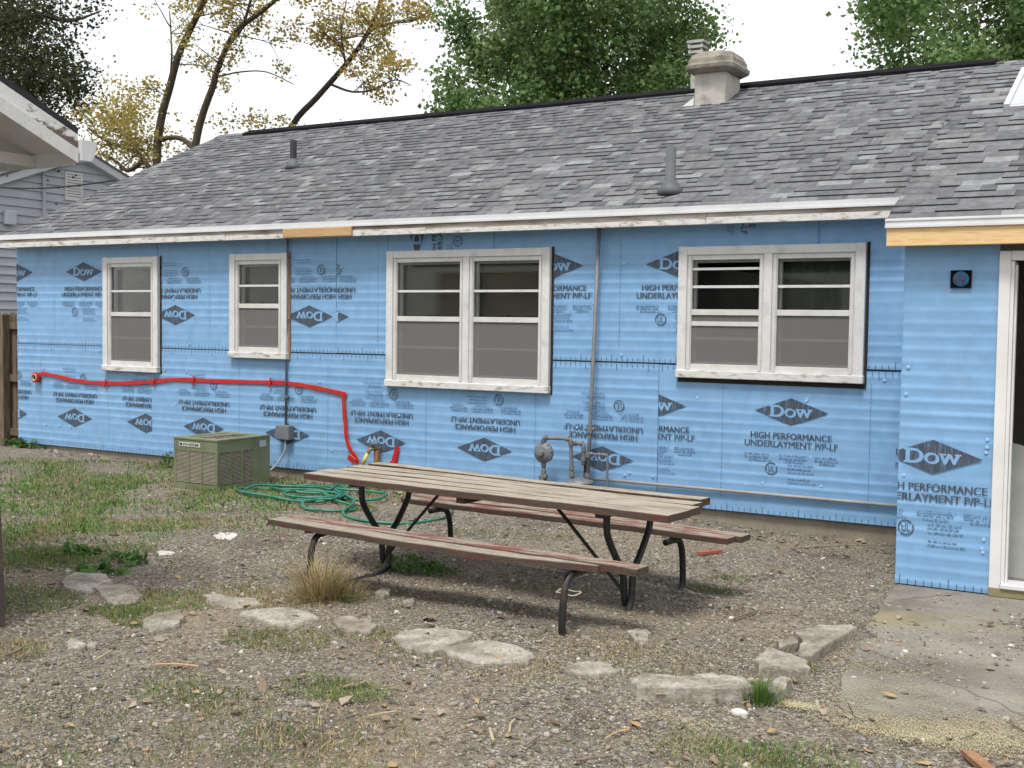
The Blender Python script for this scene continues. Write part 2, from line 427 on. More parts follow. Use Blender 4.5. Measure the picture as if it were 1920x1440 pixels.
def sheet(x0, x1, z0, z1, y, holes, mb, flip=1, depth=0.016, rib=True, seed=0, bottom_tuck=0.0):
    """a foam board: ribbed front skin with openings, cut edges all round"""
    ph = seed*1.7
    zs = {z0, z1}
    k = max(2, int((z1-z0)/0.0105))
    zs |= {z0+(z1-z0)*i/k for i in range(1, k)} if rib else set()
    xs_ = {x0, x1}
    for h in holes:
        for v in (h[0], h[1]):
            if x0 < v < x1: xs_.add(v)
        for v in (h[2], h[3]):
            if z0 < v < z1: zs.add(v)
    xs_ |= {x0+(x1-x0)*i/6 for i in range(1, 6)}
    zs, xs_ = sorted(zs), sorted(xs_)
    def yy(x, z):
        if not rib: return y
        q = 2*math.pi*z/0.084
        a = 0.0019*(0.75 + 0.35*math.sin(2.1*x + 7*z + ph) + 0.3*math.sin(11.3*z + ph))
        return y + 0.0035 + a*(math.sin(q) + 0.35*math.sin(2*q+0.8)) + 0.0025*math.sin(1.9*x+2.3*z+ph)
    idx = {}
    def vid(i, j):
        if (i, j) not in idx:
            idx[(i, j)] = len(mb.v); mb.v.append((xs_[i], yy(xs_[i], zs[j]), zs[j]))
        return idx[(i, j)]
    for i in range(len(xs_)-1):
        for j in range(len(zs)-1):
            cx, cz = (xs_[i]+xs_[i+1])/2, (zs[j]+zs[j+1])/2
            if any(h[0] < cx < h[1] and h[2] < cz < h[3] for h in holes): continue
            mb.f.append((vid(i,j), vid(i+1,j), vid(i+1,j+1), vid(i,j+1))); mb.m.append(0)
    mb.cur = 1
    for (a, b) in (((x0,z0),(x1,z0)), ((x1,z0),(x1,z1)), ((x1,z1),(x0,z1)), ((x0,z1),(x0,z0))):
        mb.face([(a[0], yy(*a), a[1]), (b[0], yy(*b), b[1]), (b[0], y+depth, b[1]), (a[0], y+depth, a[1])])
    mb.cur = 0

# solid shell behind the boards (sheathing, gables, back wall, floors)
shell = MB()
holesW = [(w['x0']+0.07, w['x1']-0.07, w['z0']+0.05, w['z1']-0.07) for w in WINS]
def wall_with_holes(mb, x0, x1, z0, z1, y0, y1, holes):
    xs_ = sorted({x0, x1} | {v for h in holes for v in h[:2] if x0 < v < x1})
    zs = sorted({z0, z1} | {v for h in holes for v in h[2:] if z0 < v < z1})
    for i in range(len(xs_)-1):
        for j in range(len(zs)-1):
            cx, cz = (xs_[i]+xs_[i+1])/2, (zs[j]+zs[j+1])/2
            if any(h[0] < cx < h[1] and h[2] < cz < h[3] for h in holes): continue
            mb.box(xs_[i], xs_[i+1], y0, y1, zs[j], zs[j+1])
wall_with_holes(shell, HX0+0.012, HX1, -0.02, 2.50, 0.006, 0.10, holesW)
shell.box(HX0+0.012, HX0+0.10, 0.10, 7.1, -0.02, 2.50)
shell.box(HX0+0.012, HX1, 7.1, 7.2, -0.02, 2.50)
shell.box(HX1-0.1, HX1-0.001, 0.10, 7.1, -0.02, 2.50)
shell.box(HX0+0.1, HX1-0.1, 0.10, 7.1, -0.04, -0.001)
shell.box(HX0+0.1, HX1-0.1, 0.10, 7.1, 2.44, 2.46)
shell.box(HX0+0.1, HX1-0.1, 2.6, 2.7, 0, 2.44)
shell.build('sheathing', M['room'], house)
f = MB(); f.box(HX0+0.02, HX1, 0.012, 7.2, -0.35, -0.02)
f.build('foundation', M['foundation'], house)

BOARD_Y = -0.022
BZ = 1.2192
boards = {}
def board(key, x0, x1, z0, z1, y=BOARD_Y, holes=(), seed=0):
    mb = MB(); sheet(x0, x1, z0, z1, y, holes, mb, seed=seed)
    o = mb.build('insulation_panel', [M['foam'], M['foam_edge']], house, origin=((x0+x1)/2, y, z0))
    o.data.polygons.foreach_set('use_smooth', [p.material_index == 0 for p in o.data.polygons])
    boards[key] = (o, x0, x1, z0, z1, y)
    return o
G = 0.003
HW = [(w['x0']+0.03, w['x1']-0.03, w['z0']+0.03, w['z1']-0.03) for w in WINS]
board('L1', HX0, -1.345, 0, BZ-G, holes=HW, seed=1)
board('L2', -1.352, 4.871, 0, BZ-G-0.006, y=BOARD_Y-0.004, holes=HW, seed=2)
board('L3', 4.878, 7.02, 0, BZ-0.012, y=BOARD_Y-0.009, holes=HW, seed=3)
board('U1', HX0, -1.256, BZ+G, 2.46, y=BOARD_Y, holes=HW, seed=4)
board('U2', -1.247, 0.6585, BZ+0.001, 2.46, y=BOARD_Y-0.002, holes=HW, seed=5)
board('U3', 0.6655, 1.3145, BZ+0.001, 2.46, y=BOARD_Y, holes=HW, seed=6)
board('U4', 1.3205, 1.9575, BZ+0.004, 2.46, y=BOARD_Y-0.003, holes=HW, seed=7)
board('T1', 1.9625, 3.1795, 2.20, 2.46, y=BOARD_Y, holes=HW, seed=8)
board('T2', 3.1845, 3.7775, 2.20, 2.46, y=BOARD_Y-0.001, holes=HW, seed=9)
board('U5', 3.78, 7.02, BZ+G, 2.46, y=BOARD_Y-0.002, holes=[HW[3], HW[2]], seed=10)
board('T3', 5.0325, 6.2295, 2.190, 2.46, y=BOARD_Y-0.009, seed=11)

# ------------------------------------------------------------------ the wing with the door
WX0, WX1 = 7.222, 11.0
DX0, DX1, DZ1 = 7.885, 8.78, 1.97
WB = -0.128
wing = MB()
wing.box(WX0+0.03, DX0-0.05, EY+0.016, EY+0.12, WB+0.01, 2.16)
wing.box(DX1+0.05, WX1, EY+0.016, EY+0.12, WB+0.01, 2.16)
wing.box(DX0-0.05, DX1+0.05, EY+0.016, EY+0.12, DZ1+0.04, 2.16)
wing.box(WX0+0.03, WX0+0.13, EY+0.12, -0.03, WB+0.01, 2.16)
wing.box(WX1-0.1, WX1-0.001, EY+0.12, 0, WB+0.01, 2.16)
wing.box(WX0+0.13, WX1-0.1, EY+0.03, 0.0, -0.10, -0.085)
wing.box(WX0+0.13, WX1-0.1, EY+0.12, 0.0, 2.14, 2.16)
wing.build('wing_sheathing', M['room'], house)
board('E1', WX0, 7.80, WB, 2.14, y=EY, seed=13)
board('E2', 8.88, WX1, WB, 2.14, y=EY, seed=14)
sidep = MB(); sidep.box(WX0, WX0+0.02, EY+0.017, -0.03, WB, 2.2)
sidep.build('insulation_panel', M['foam'], house)

# ------------------------------------------------------------------ printing on the boards
def text_geo(body, bold=0.0):
    cu = bpy.data.curves.new('t', 'FONT'); cu.body = body; cu.size = 1.0; cu.offset = bold; cu.resolution_u = 4
    ob = bpy.data.objects.new('t', cu); col.objects.link(ob)
    dg = bpy.context.evaluated_depsgraph_get()
    me = bpy.data.meshes.new_from_object(ob.evaluated_get(dg))
    V = np.array([v.co[:2] for v in me.vertices]); Fs = [tuple(p.vertices) for p in me.polygons]
    bpy.data.objects.remove(ob); bpy.data.meshes.remove(me); bpy.data.curves.remove(cu)
    V = V - V.min(0); V = V/np.array([V[:,0].max(), V[:,1].max()])
    return V, Fs                                 # normalised to a unit box
TX = {k: text_geo(k, b) for k, b in (('HIGH PERFORMANCE', 0.0), ('UNDERLAYMENT P/P-LF', 0.0), ('D', 0.0), ('OW', 0.0), ('UL', 0.0))}
def cell_geo():
    """one print cell, upright, centred on the diamond: ink, bare letters, faint small print"""
    ink, words, mark, bare, faint = [], [], [], [], []
    hw, hh = 0.305, 0.110
    ink.append(([(-hw,0),(0,-hh),(hw,0),(0,hh)], [(0,1,2,3)]))
    def place(key, x0, x1, z0, z1):
        V, Fs = TX[key]; return (np.array([x0,z0]) + V*np.array([x1-x0, z1-z0])).tolist(), Fs
    bare.append(place('D', -0.165, -0.062, -0.045, 0.048)); bare.append(place('OW', -0.050, 0.165, -0.045, 0.024))
    serif = []
    for a_, b_, c_, d_ in ((-0.182,-0.140,0.036,0.048), (-0.182,-0.140,-0.045,-0.033), (0.045,0.083,0.014,0.024), (0.135,0.176,0.014,0.024)):
        serif.append(([(a_,c_),(b_,c_),(b_,d_),(a_,d_)], [(0,1,2,3)]))
    words.append(place('HIGH PERFORMANCE', -0.335, 0.335, -0.226, -0.176))
    words.append(place('UNDERLAYMENT P/P-LF', -0.385, 0.385, -0.294, -0.244))
    r = random.Random(5)
    def dashes(x0, x1, z, h):
        x = x0
        while x < x1:
            w = r.uniform(0.008, 0.035); w = min(w, x1-x)
            faint.append(([(x,z),(x+w,z),(x+w,z+h),(x,z+h)], [(0,1,2,3)])); x += w + r.uniform(0.003, 0.012)
    for a, b in ((-0.39,-0.14), (-0.09,0.16), (0.20,0.42)):
        for k in range(3): dashes(a + (0.04 if k == 2 else 0), b - r.uniform(0, 0.06), -0.365-0.024*k, 0.013)
    for k in range(6):
        if k != 3: dashes(-0.03+0.02*r.random(), 0.22-0.06*r.random(), -0.442-0.028*k, 0.011)
    n = 24; V = []
    for k in range(n):
        a = 2*math.pi*k/n
        V += [(-0.155+0.052*math.cos(a), -0.475+0.052*math.sin(a)), (-0.155+0.043*math.cos(a), -0.475+0.043*math.sin(a))]
    mark.append((V, [(2*k, 2*((k+1)%n), 2*((k+1)%n)+1, 2*k+1) for k in range(n) if k % 12 not in (2,)]))
    mark.append(place('UL', -0.181, -0.129, -0.500, -0.448))
    return ink, words, mark, bare, faint, serif
CELL = cell_geo()
def put_geo(parts, cx, cz, ang, clip, y, name, mt, parent):
    mb = MB(); ca, sa = math.cos(ang), math.sin(ang)
    for V, Fs in parts:
        P = [(cx + v[0]*ca - v[1]*sa, y, cz + v[0]*sa + v[1]*ca) for v in V]
        mb.add(P, Fs)
    xs_ = [v[0] for v in mb.v]; zs = [v[2] for v in mb.v]
    x0, x1, z0, z1 = clip
    if max(xs_) <= x0 or min(xs_) >= x1 or max(zs) <= z0 or min(zs) >= z1: return None
    o = mb.build(name, mt, parent)
    off = wloc(parent)
    bm = bmesh.new(); bm.from_mesh(o.data)
    for cond, co, no in ((min(xs_) < x0, (x0,0,0), (-1,0,0)), (max(xs_) > x1, (x1,0,0), (1,0,0)), (min(zs) < z0, (0,0,z0), (0,0,-1)), (max(zs) > z1, (0,0,z1), (0,0,1))):
        if cond:
            bmesh.ops.bisect_plane(bm, geom=bm.verts[:]+bm.edges[:]+bm.faces[:], plane_co=Vector(co)-off, plane_no=no, clear_outer=True)
    for fc in bm.faces:
        if fc.normal.y > 0: fc.normal_flip()
    empty_ = len(bm.faces) == 0
    bm.to_mesh(o.data); bm.free()
    if empty_: bpy.data.objects.remove(o); return None
    return o
def put_print(key, cx, cz, inv=False, ang=None):
    o, x0, x1, z0, z1, y = boards[key]
    a = ang if ang is not None else (math.pi if inv else 0.0)
    cl, cr = x0+0.002, x1-0.002
    if ang is None:
        zlo, zhi = (cz-0.12, cz+0.55) if inv else (cz-0.55, cz+0.12)
        for w in WINS:
            if zhi < w['z0'] or zlo > w['z1']: continue
            if cx < w['x0']+0.2: cr = min(cr, w['x0']+0.03)
            elif cx > w['x1']-0.2: cl = max(cl, w['x1']-0.03)
    clip = (cl, cr, z0+0.002, z1-0.002)
    ink, words, mark, bare, faint, serif = CELL
    put_geo(ink, cx, cz, a, clip, y-0.0040, 'logo_print', M['ink'], o)
    for nm_, gg in (('text_print', words), ('approval_mark', mark)):
        q = put_geo(gg, cx, cz, a, clip, y-0.0040, nm_, M['ink'], o)
        if q: q['kind'] = 'stuff'
    for d_ in (-0.0020, 0.0020):
        q = put_geo(words, cx+d_, cz, a, clip, y-0.0043-d_*0.05, 'text_print', M['ink'], o)
        if q: q['kind'] = 'stuff'
    q = put_geo(serif, cx, cz, a, clip, y-0.0057, 'logo_serifs', M['foam'], o)
    if q: q['kind'] = 'stuff'
    for d_, e_ in ((-0.0055,0.003), (0.0055,-0.003), (0.0,0.0)):
        q = put_geo(bare, cx+d_, cz+e_, a, clip, y-0.0052-d_*0.04, 'logo_letters', M['foam'], o)
        if q: q['kind'] = 'stuff'
    q = put_geo(faint, cx, cz, a, clip, y-0.0040, 'small_print', M['ink_faint'], o)
    if q: q['kind'] = 'stuff'
# lower row
for k, x in (('L1',-3.83),('L1',-2.650),('L1',-1.440),('L2',-0.533),('L2',0.676),('L2',1.894),('L2',3.108),('L2',4.345)):
    put_print(k, x, 0.357, True)
for x in (4.83, 6.045, 7.27): put_print('L3', x, 0.857)
for x in (-3.70, -2.480): put_print('U1', x, 2.090)
for x in (-0.966,): put_print('U2', x, 1.592, True)
put_print('U3', 0.965, 1.594, True)
put_print('U4', 1.175, 1.592, True)
for x in (3.822, 5.035): put_print('U5', x, 2.071)
put_print('T1', 2.31, 2.470, ang=math.pi/2)
put_print('T3', 5.88, 2.690, ang=-math.pi/2)
put_print('E1', 7.437, 0.720)
# fold lines and inch rules
def rules(key, xlist=(), top=True, bottom=True, z_range=None):
    o, x0, x1, z0, z1, y = boards[key]; mb = MB(); yy = y-0.0042
    def q(a, b, c, d): mb.face([(a,yy,c),(b,yy,c),(b,yy,d),(a,yy,d)])
    for x in xlist:
        z = z0+0.12
        while z < z1-0.12:
            L = random.uniform(0.012, 0.03); q(x-0.0016, x+0.0016, z, z+L); z += L+random.uniform(0.006, 0.016)
    for on, zz, s in ((bottom, z0, 1), (top, z1, -1)):
        if not on: continue
        i = 0; x = x0+0.03
        while x < x1-0.01:
            inside = any(h[0]-0.03 < x < h[1]+0.03 and h[2]-0.03 < zz < h[3]+0.03 for h in HW)
            if not inside:
                L = 0.062 if i % 6 == 0 else 0.036
                a, b = (zz+0.003, zz+L) if s > 0 else (zz-L, zz-0.003)
                q(x-0.0022, x+0.0022, a, b)
            i += 1; x += 0.0508
    if mb.f:
        o2 = mb.build('ruler_print', M['ink'], o); o2['kind'] = 'stuff'
        for p in o2.data.polygons:
            if p.normal.y > 0: p.flip()
rules('L1', (-3.26,-2.06), True, True)
rules('L2', (0.0,1.219,2.438,3.657), True, True)
rules('L3', (5.46,6.68), True, True)
rules('U1', (-3.0,), False, True)
rules('U2', (-0.444,), False, True)
rules('U3', (), False, True); rules('U4', (1.845,), False, True)
rules('U5', (4.489,), False, True)
rules('E1', (), False, True)
# joint shadow: thin recessed dark strips stand in for shade between the boards (gap G), plus nail washers
jx = [HX0+0.001, WINS[0]['x0'], WINS[0]['x1'], WINS[1]['x0'], WINS[1]['x1'], WINS[2]['x0'], WINS[2]['x1'], WINS[3]['x0'], WINS[3]['x1'], 7.0]
for i_ in range(0, 10, 2):
    jm = MB(); jm.box(jx[i_], jx[i_+1], -0.0135, 0.0055, 1.208, 1.232); jm.build('joint_gap', M['dark_gap'], house)
for a_, c_, d_ in ((-1.2515,1.24,2.45), (0.662,1.24,2.45), (1.3175,1.24,2.45), (1.960,1.24,2.45), (3.182,2.24,2.45), (3.7788,2.24,2.45), (4.8745,0.0,1.205)):
    jm = MB(); jm.box(a_-0.006, a_+0.006, -0.0135, 0.0055, c_, d_); jm.build('joint_gap', M['dark_gap'], house)
nm = MB()
for k in range(46):
    x = random.uniform(-3.6, 6.9); z = random.choice([0.25, 0.6, 0.95, 1.16, 1.30, 1.75, 2.1]) + random.uniform(-0.03, 0.03)
    if any(h[0]-0.1 < x < h[1]+0.1 and h[2]-0.1 < z < h[3]+0.1 for h in HW): continue
    nm.lathe([(0.012,0.0),(0.012,0.002),(0.006,0.003)], (x, BOARD_Y-0.008, z), 'y', 8)
for k in range(10):
    nm.lathe([(0.012,0.0),(0.012,0.002),(0.006,0.003)], (random.choice([7.26,7.76])+random.uniform(-.01,.01), EY-0.001, random.uniform(0.1,1.9)), 'y', 8)
nm.build('nail_heads', mat('nail_washer', [(0.30,0.50,0.74)], rough=0.4), house)['kind'] = 'stuff'

# ------------------------------------------------------------------ windows
def window(w, wi):
    x0, x1, z0, z1 = w['x0'], w['x1'], w['z0'], w['z1']
    yf, cw, ch = -0.070, 0.078, 0.072
    c = MB()
    c.box(x0, x0+cw, yf, -0.020, z0, z1); c.box(x1-cw, x1, yf, -0.020, z0, z1)
    c.box(x0+cw, x1-cw, yf+0.002, -0.020, z1-ch, z1-0.002)
    n = w['n']
    if n == 2:
        xm = (x0+x1)/2 + (0.015 if wi == 2 else 0.0); c.box(xm-0.034, xm+0.034, yf+0.003, -0.020, z0+0.05, z1-ch)
    win = c.build('window', M['white_paint'], house, bevel=0.004, origin=((x0+x1)/2, -0.03, z0))
    s = MB(); s.box(x0-0.006, x1+0.006, yf-0.016, -0.018, z0-0.012, z0+0.052)
    s.build('sill', M['white_peel'], win, bevel=0.005)
    # dark strip for the shaded gap beside the casing, bare wood on one
    gq = MB()
    gq.box(x1+0.001, x1+0.022, -0.030, -0.012, z0-0.02, z1+0.008)
    if wi == 3: gq.box(x0-0.0, x1+0.02, -0.034, -0.013, z0-0.052, z0-0.013)
    gq.build('flashing', M['bare_wood'] if wi == 1 else M['dark_gap'], win)
    spans = [(x0+cw, x1-cw)] if n == 1 else [(x0+cw, xm-0.034), (xm+0.034, x1-cw)]
    zb, zt = z0+0.052, z1-ch
    for si, (a, b) in enumerate(spans):
        fr = MB(); t = 0.042
        fr.box(a, a+t, -0.054, -0.012, zb, zt); fr.box(b-t, b, -0.054, -0.012, zb, zt)
        fr.box(a+t, b-t, -0.052, -0.012, zt-t, zt); fr.box(a+t, b-t, -0.052, -0.012, zb, zb+t+0.012)
        fr.box(a+0.012, a+t-0.008, -0.062, -0.0545, zb+0.01, zt-0.01); fr.box(b-t+0.008, b-0.012, -0.062, -0.0545, zb+0.01, zt-0.01)
        fr.build('storm_frame', M['storm'], win, bevel=0.002)
        zr = zb + (zt-zb)*0.505
        rl = MB(); rl.box(a+t, b-t, -0.048, -0.014, zr-0.024, zr+0.024)
        if wi == 3 and si == 0: rl.box(a+t, b-t, -0.046, -0.02, zr-0.115, zr-0.078)
        rl.build('meeting_rail', M['storm'], win, bevel=0.002)
        ga, gb = a+t, b-t
        p = MB(); p.box(ga, gb, -0.033, -0.030, zr+0.024, zt-t); p.build('pane', M['glass'], win)
        q = MB(); q.box(ga, gb, -0.036, -0.0355, zb+t+0.012, zr-0.024); q.build('insect_screen', M['screen'], win)
        # inner wooden sash with one bar per light
        sh = MB(); ys0, ys1 = 0.006, 0.040; e = 0.018
        sh.box(ga-0.01, ga+e, ys0, ys1, zb+0.02, zt-0.03); sh.box(gb-e, gb+0.01, ys0, ys1, zb+0.02, zt-0.03)
        sh.box(ga+e, gb-e, ys0, ys1, zr-0.02, zr+0.02)
        sh.box(ga+e, gb-e, ys0, ys1, zb+0.02, zb+0.075); sh.box(ga+e, gb-e, ys0, ys1, zt-0.062, zt-0.03)
        sh.build('sash', M['white_paint'], win)
        zmu, zml = (zr+zt-t)/2 - 0.005, (zb+t+zr)/2 + 0.005
        for zz in (zmu, zml):
            mu = MB(); mu.box(ga+0.002, gb-0.002, *((-0.043, -0.0335) if zz > zr else (-0.0345, -0.024)), zz-0.011, zz+0.011); mu.build('muntin', M['white_paint'], win)
        if wi == 3 and si == 0:
            mu = MB(); mu.box(ga+0.002, gb-0.002, -0.043, -0.0335, zt-t-0.085, zt-t-0.065); mu.build('muntin', M['white_paint'], win)
        ig = MB(); ig.box(ga+e, gb-e, ys1-0.006, ys1-0.003, zb+0.075, zt-0.062); ig.build('inner_pane', M['glass'], win)
        lk = MB(); lk.box((a+b)/2-0.03, (a+b)/2+0.03, -0.012, 0.004, zr+0.024, zr+0.034); lk.tube([((a+b)/2-0.01,-0.012,zr+0.036),((a+b)/2+0.04,-0.02,zr+0.046)], 0.006, 6)
        lk.build('latch', M['dark_pipe'], win)
        if w['k'] == 'blind':
            bl = MB(); z = zb+0.03; top = zt-0.03
            while z < top:
                bl.face([(a,0.068,z),(b,0.068,z),(b,0.083,z+0.026),(a,0.083,z+0.026)]); z += 0.0265
            bo = bl.build('blind', M['blind'], win); bo['kind'] = 'stuff'
        elif si == 1:
            bl = MB(); k = 22                    # limp curtain drawn across part of the light
            for i in range(k):
                u0, u1 = i/k, (i+1)/k
                f0, f1 = 0.12+0.02*math.sin(u0*26), 0.12+0.02*math.sin(u1*26)
                bl.face([(a+(b-a)*u0, f0, zb), (a+(b-a)*u1, f1, zb), (a+(b-a)*u1, f1, zt), (a+(b-a)*u0, f0, zt)])
            bl.build('curtain', mat('dull_green_curtain', [(0.10,0.11,0.09),(0.14,0.15,0.125)], rough=0.9), win)
    return win
for i, w in enumerate(WINS): window(w, i)

# ------------------------------------------------------------------ roofs
SL = 0.47; EAVE_Y, EAVE_Z = -0.20, 2.530; RIDGE_Y = 3.47
RIDGE_Z = EAVE_Z + SL*(RIDGE_Y-EAVE_Y)
RX0, RX1 = -3.74, 7.9
SL2 = 0.50; E2_Y, E2_Z = -1.62, 2.242; R2_Y = 1.43; R2_Z = E2_Z + SL2*(R2_Y-E2_Y); R2X0, R2X1 = 7.13, 11.05
COURSE = 0.128; COURSE2 = 0.113
def slope_frame(sl):
    L = math.hypot(1, sl); return Vector((1,0,0)), Vector((0,1/L,sl/L)), Vector((0,-sl/L,1/L))
def roof_deck(name, x0, x1, ey, ez, ry, rz, back_y):
    mb = MB(); th = 0.035
    bz = rz - (back_y-ry)*((rz-ez)/(ry-ey))
    poly = [(ey,ez-th),(ry,rz-th),(back_y,bz-th),(back_y,bz-0.002),(ry,rz-0.002),(ey,ez-0.002)]
    V = [(x0,a,b) for a,b in poly]+[(x1,a,b) for a,b in poly]; n = 6
    mb.add(V, [(0,1,4,5),(1,2,3,4),(6,11,10,7),(7,10,9,8)]+[(i,n+i,n+(i+1)%n,(i+1)%n) for i in range(n)])
    return mb.build(name, M['decking'], house, origin=((x0+x1)/2, ey, ez))
roof1 = roof_deck('roof', RX0, RX1+3.1, EAVE_Y, EAVE_Z, RIDGE_Y, RIDGE_Z, 7.4)
roof2 = roof_deck('wing_roof', R2X0, R2X1, E2_Y, E2_Z, R2_Y, R2_Z, 2.6)
# shingles: every tab a wedge-shaped piece; the ones that show largest are pieces of their own
tabs = []
def lay(x0, x1, ey, ez, ry, sl, rid, COURSE, over=0.02):
    u, v, w = slope_frame(sl)
    length = (ry-ey)*math.hypot(1, sl)
    nC = int(math.ceil((length)/COURSE))
    for c in range(nC):
        s0 = c*COURSE - over
        h = min(COURSE*1.28, length - s0 - 0.01)
        x = x0 - random.uniform(0, 0.25)
        last = -1
        while x < x1:
            wd = random.choice([0.10, 0.13, 0.15, 0.18, 0.22, 0.28])
            xa, xb = max(x, x0), min(x+wd, x1)
            x += wd
            if xb-xa < 0.02: continue
            shd = random.choices(range(7), [5,5,3.4,4.5,3.0,1.7,3.4])[0]
            if shd == last: shd = random.randrange(7)
            last = shd
            full = abs((xb-xa)-wd) < 1e-6 and h > COURSE*1.2
            tabs.append((rid, xa, wd if full else xb-xa, s0, h, 0.0140 if random.random() < 0.5 else 0.0045, shd, full, u, v, w, Vector((0, ey, ez))))
lay(RX0, 7.6, EAVE_Y, EAVE_Z, RIDGE_Y, SL, 1, COURSE)
lay(R2X0, 8.9, E2_Y, E2_Z, R2_Y, SL2, 2, COURSE2)
def tab_verts(wd, h, t):
    return [(0,0,0),(wd,0,0),(wd,h,0.0005),(0,h,0.0005),(0,0,t),(wd,0,t),(wd,h,0.0030),(0,h,0.0030)]
TABF = [(4,5,6,7),(0,1,5,4),(1,2,6,5),(3,0,4,7),(2,3,7,6)]
def size_in_view(t):
    rid, xa, wd, s0, h, th, shd, full, u, v, w, o = t
    p = np.array(o + u*(xa+wd/2) + v*(s0+h/2)) - CAM
    d = p@F; px = 960+FPX*(p@Rv)/d; py = 720-FPX*(p@Uv)/d
    if not (0 < px < 1920 and 0 < py < 1440): return 0
    if rid == 1 and px > 1664 + (413-py)*0.53: return 0
    pn = p/np.linalg.norm(p)
    return wd*COURSE*abs(float(np.array(w)@pn))/d**2 if full else 0
order = sorted(range(len(tabs)), key=lambda i: -size_in_view(tabs[i]))
single = set(order[:298])
cache = {}
bulk = {1: ([], [], []), 2: ([], [], [])}
for i, t in enumerate(tabs):
    rid, xa, wd, s0, h, th, shd, full, u, v, w, o = t
    base = o + u*xa + v*s0 + w*0.001
    if i in single:
        key = (round(wd,3), round(h,4), th, shd)
        if key not in cache:
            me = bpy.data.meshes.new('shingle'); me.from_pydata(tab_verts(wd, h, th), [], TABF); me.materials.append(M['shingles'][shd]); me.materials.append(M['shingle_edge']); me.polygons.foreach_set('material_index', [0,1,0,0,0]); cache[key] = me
        ob = bpy.data.objects.new('shingle', cache[key]); col.objects.link(ob)
        ob.parent = roof1 if rid == 1 else roof2
        mw = Matrix(((u[0],v[0],w[0],base[0]),(u[1],v[1],w[1],base[1]),(u[2],v[2],w[2],base[2]),(0,0,0,1)))
        ob.matrix_basis = Matrix.Translation(-wloc(ob.parent)) @ mw
    else:
        Vv, Ff, Mm = bulk[rid]; n = len(Vv)
        for q in tab_verts(xa*0+wd, h, th):
            p = base + u*q[0] + v*q[1] + w*q[2]; Vv.append((p[0],p[1],p[2]))
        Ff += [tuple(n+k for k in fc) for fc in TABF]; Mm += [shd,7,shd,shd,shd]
for rid, par in ((1, roof1), (2, roof2)):
    Vv, Ff, Mm = bulk[rid]
    o = np_obj('shingles', Vv, Ff, M['shingles']+[M['shingle_edge']], Mm, par, origin=tuple(wloc(par)))
    o['kind'] = 'stuff'
# ridge vent
def ridge_cap(x0, x1, ry, rz, sl, wdt, t, mt, name, par):
    mb = MB()
    prof = [(ry-wdt, rz-sl*wdt+0.012), (ry-wdt, rz-sl*wdt+0.012+t), (ry, rz+0.012+t), (ry+wdt, rz-sl*wdt+0.012+t), (ry+wdt, rz-sl*wdt+0.012), (ry, rz+0.012)]
    V = [(x0,)+p for p in prof]+[(x1,)+p for p in prof]; n = 6
    mb.add(V, [(0,1,2,5),(2,3,4,5),(6,11,8,7),(8,11,10,9)]+[(i,n+i,n+(i+1)%n,(i+1)%n) for i in range(n)])
    return mb.build(name, mt, par)
ridge_cap(-3.16, 7.0, RIDGE_Y, RIDGE_Z, SL, 0.14, 0.030, M['black_vent'], 'ridge_vent', roof1)
ridge_cap(RX0, -3.165, RIDGE_Y, RIDGE_Z, SL, 0.12, 0.006, M['shingles'][1], 'ridge_shingle', roof1)
ridge_cap(R2X0, R2X1, R2_Y, R2_Z, SL2, 0.12, 0.006, M['shingles'][1], 'ridge_shingle', roof2)
# gable infill so that the ends are closed
def gable(x, y0, z0, ry, rz, y1, th, par, mt):
    mb = MB(); V = [(x,y0,z0),(x,y1,z0),(x,ry,rz)]; V += [(x+th,p[1],p[2]) for p in V]
    mb.add(V, [(0,1,2),(5,4,3),(0,3,4,1),(1,4,5,2),(2,5,3,0)]); mb.build('gable_wall', mt, par)
gable(HX0, 0.0, 2.47, RIDGE_Y, RIDGE_Z-0.06, 7.0, 0.05, house, M['foam'])
gable(R2X0+0.09, E2_Y+0.1, 2.18, R2_Y, R2_Z-0.06, 2.6, 0.03, house, M['foam'])
# eave: drip edge, old fascia boards, patch of new lumber
mb = MB(); xs_ = [RX0, -0.45, 2.65, 5.1, 6.93]
for i in range(4):
    d = MB(); d.box(xs_[i]-0.004*i, xs_[i+1], EAVE_Y-0.030-0.001*i, EAVE_Y-0.022, EAVE_Z-0.048, EAVE_Z+0.004)
    d.box(xs_[i]-0.004*i, xs_[i+1], EAVE_Y-0.040-0.001*i, EAVE_Y-0.031, EAVE_Z-0.056, EAVE_Z-0.040)
    d.build('drip_edge', M['drip'], house)
fx = [(RX0,-0.02), (-0.015,0.798), (1.685,2.55), (2.553,5.35), (5.353,6.92)]
for i, (a, b) in enumerate(fx):
    d = MB(); d.box(a, b, EAVE_Y-0.022, EAVE_Y+0.0, EAVE_Z-0.142, EAVE_Z-0.036); d.build('fascia_board', M['old_fascia'], house, bevel=0.003)
    d = MB(); d.box(a, b, EAVE_Y-0.030, EAVE_Y-0.0225, EAVE_Z-0.150, EAVE_Z-0.095-0.012*(i % 2)); d.build('fascia_trim', M['white_peel'], house, bevel=0.002)
d = MB(); d.box(0.80, 1.683, EAVE_Y-0.052, EAVE_Y-0.001, EAVE_Z-0.146, EAVE_Z-0.058); d.build('fascia_patch', M['board_tan'], house, bevel=0.003)
d = MB(); d.box(RX0+0.01, 6.92, EAVE_Y+0.001, 0.0, EAVE_Z-0.138, EAVE_Z-0.128); d.build('soffit', M['white_paint'], house)
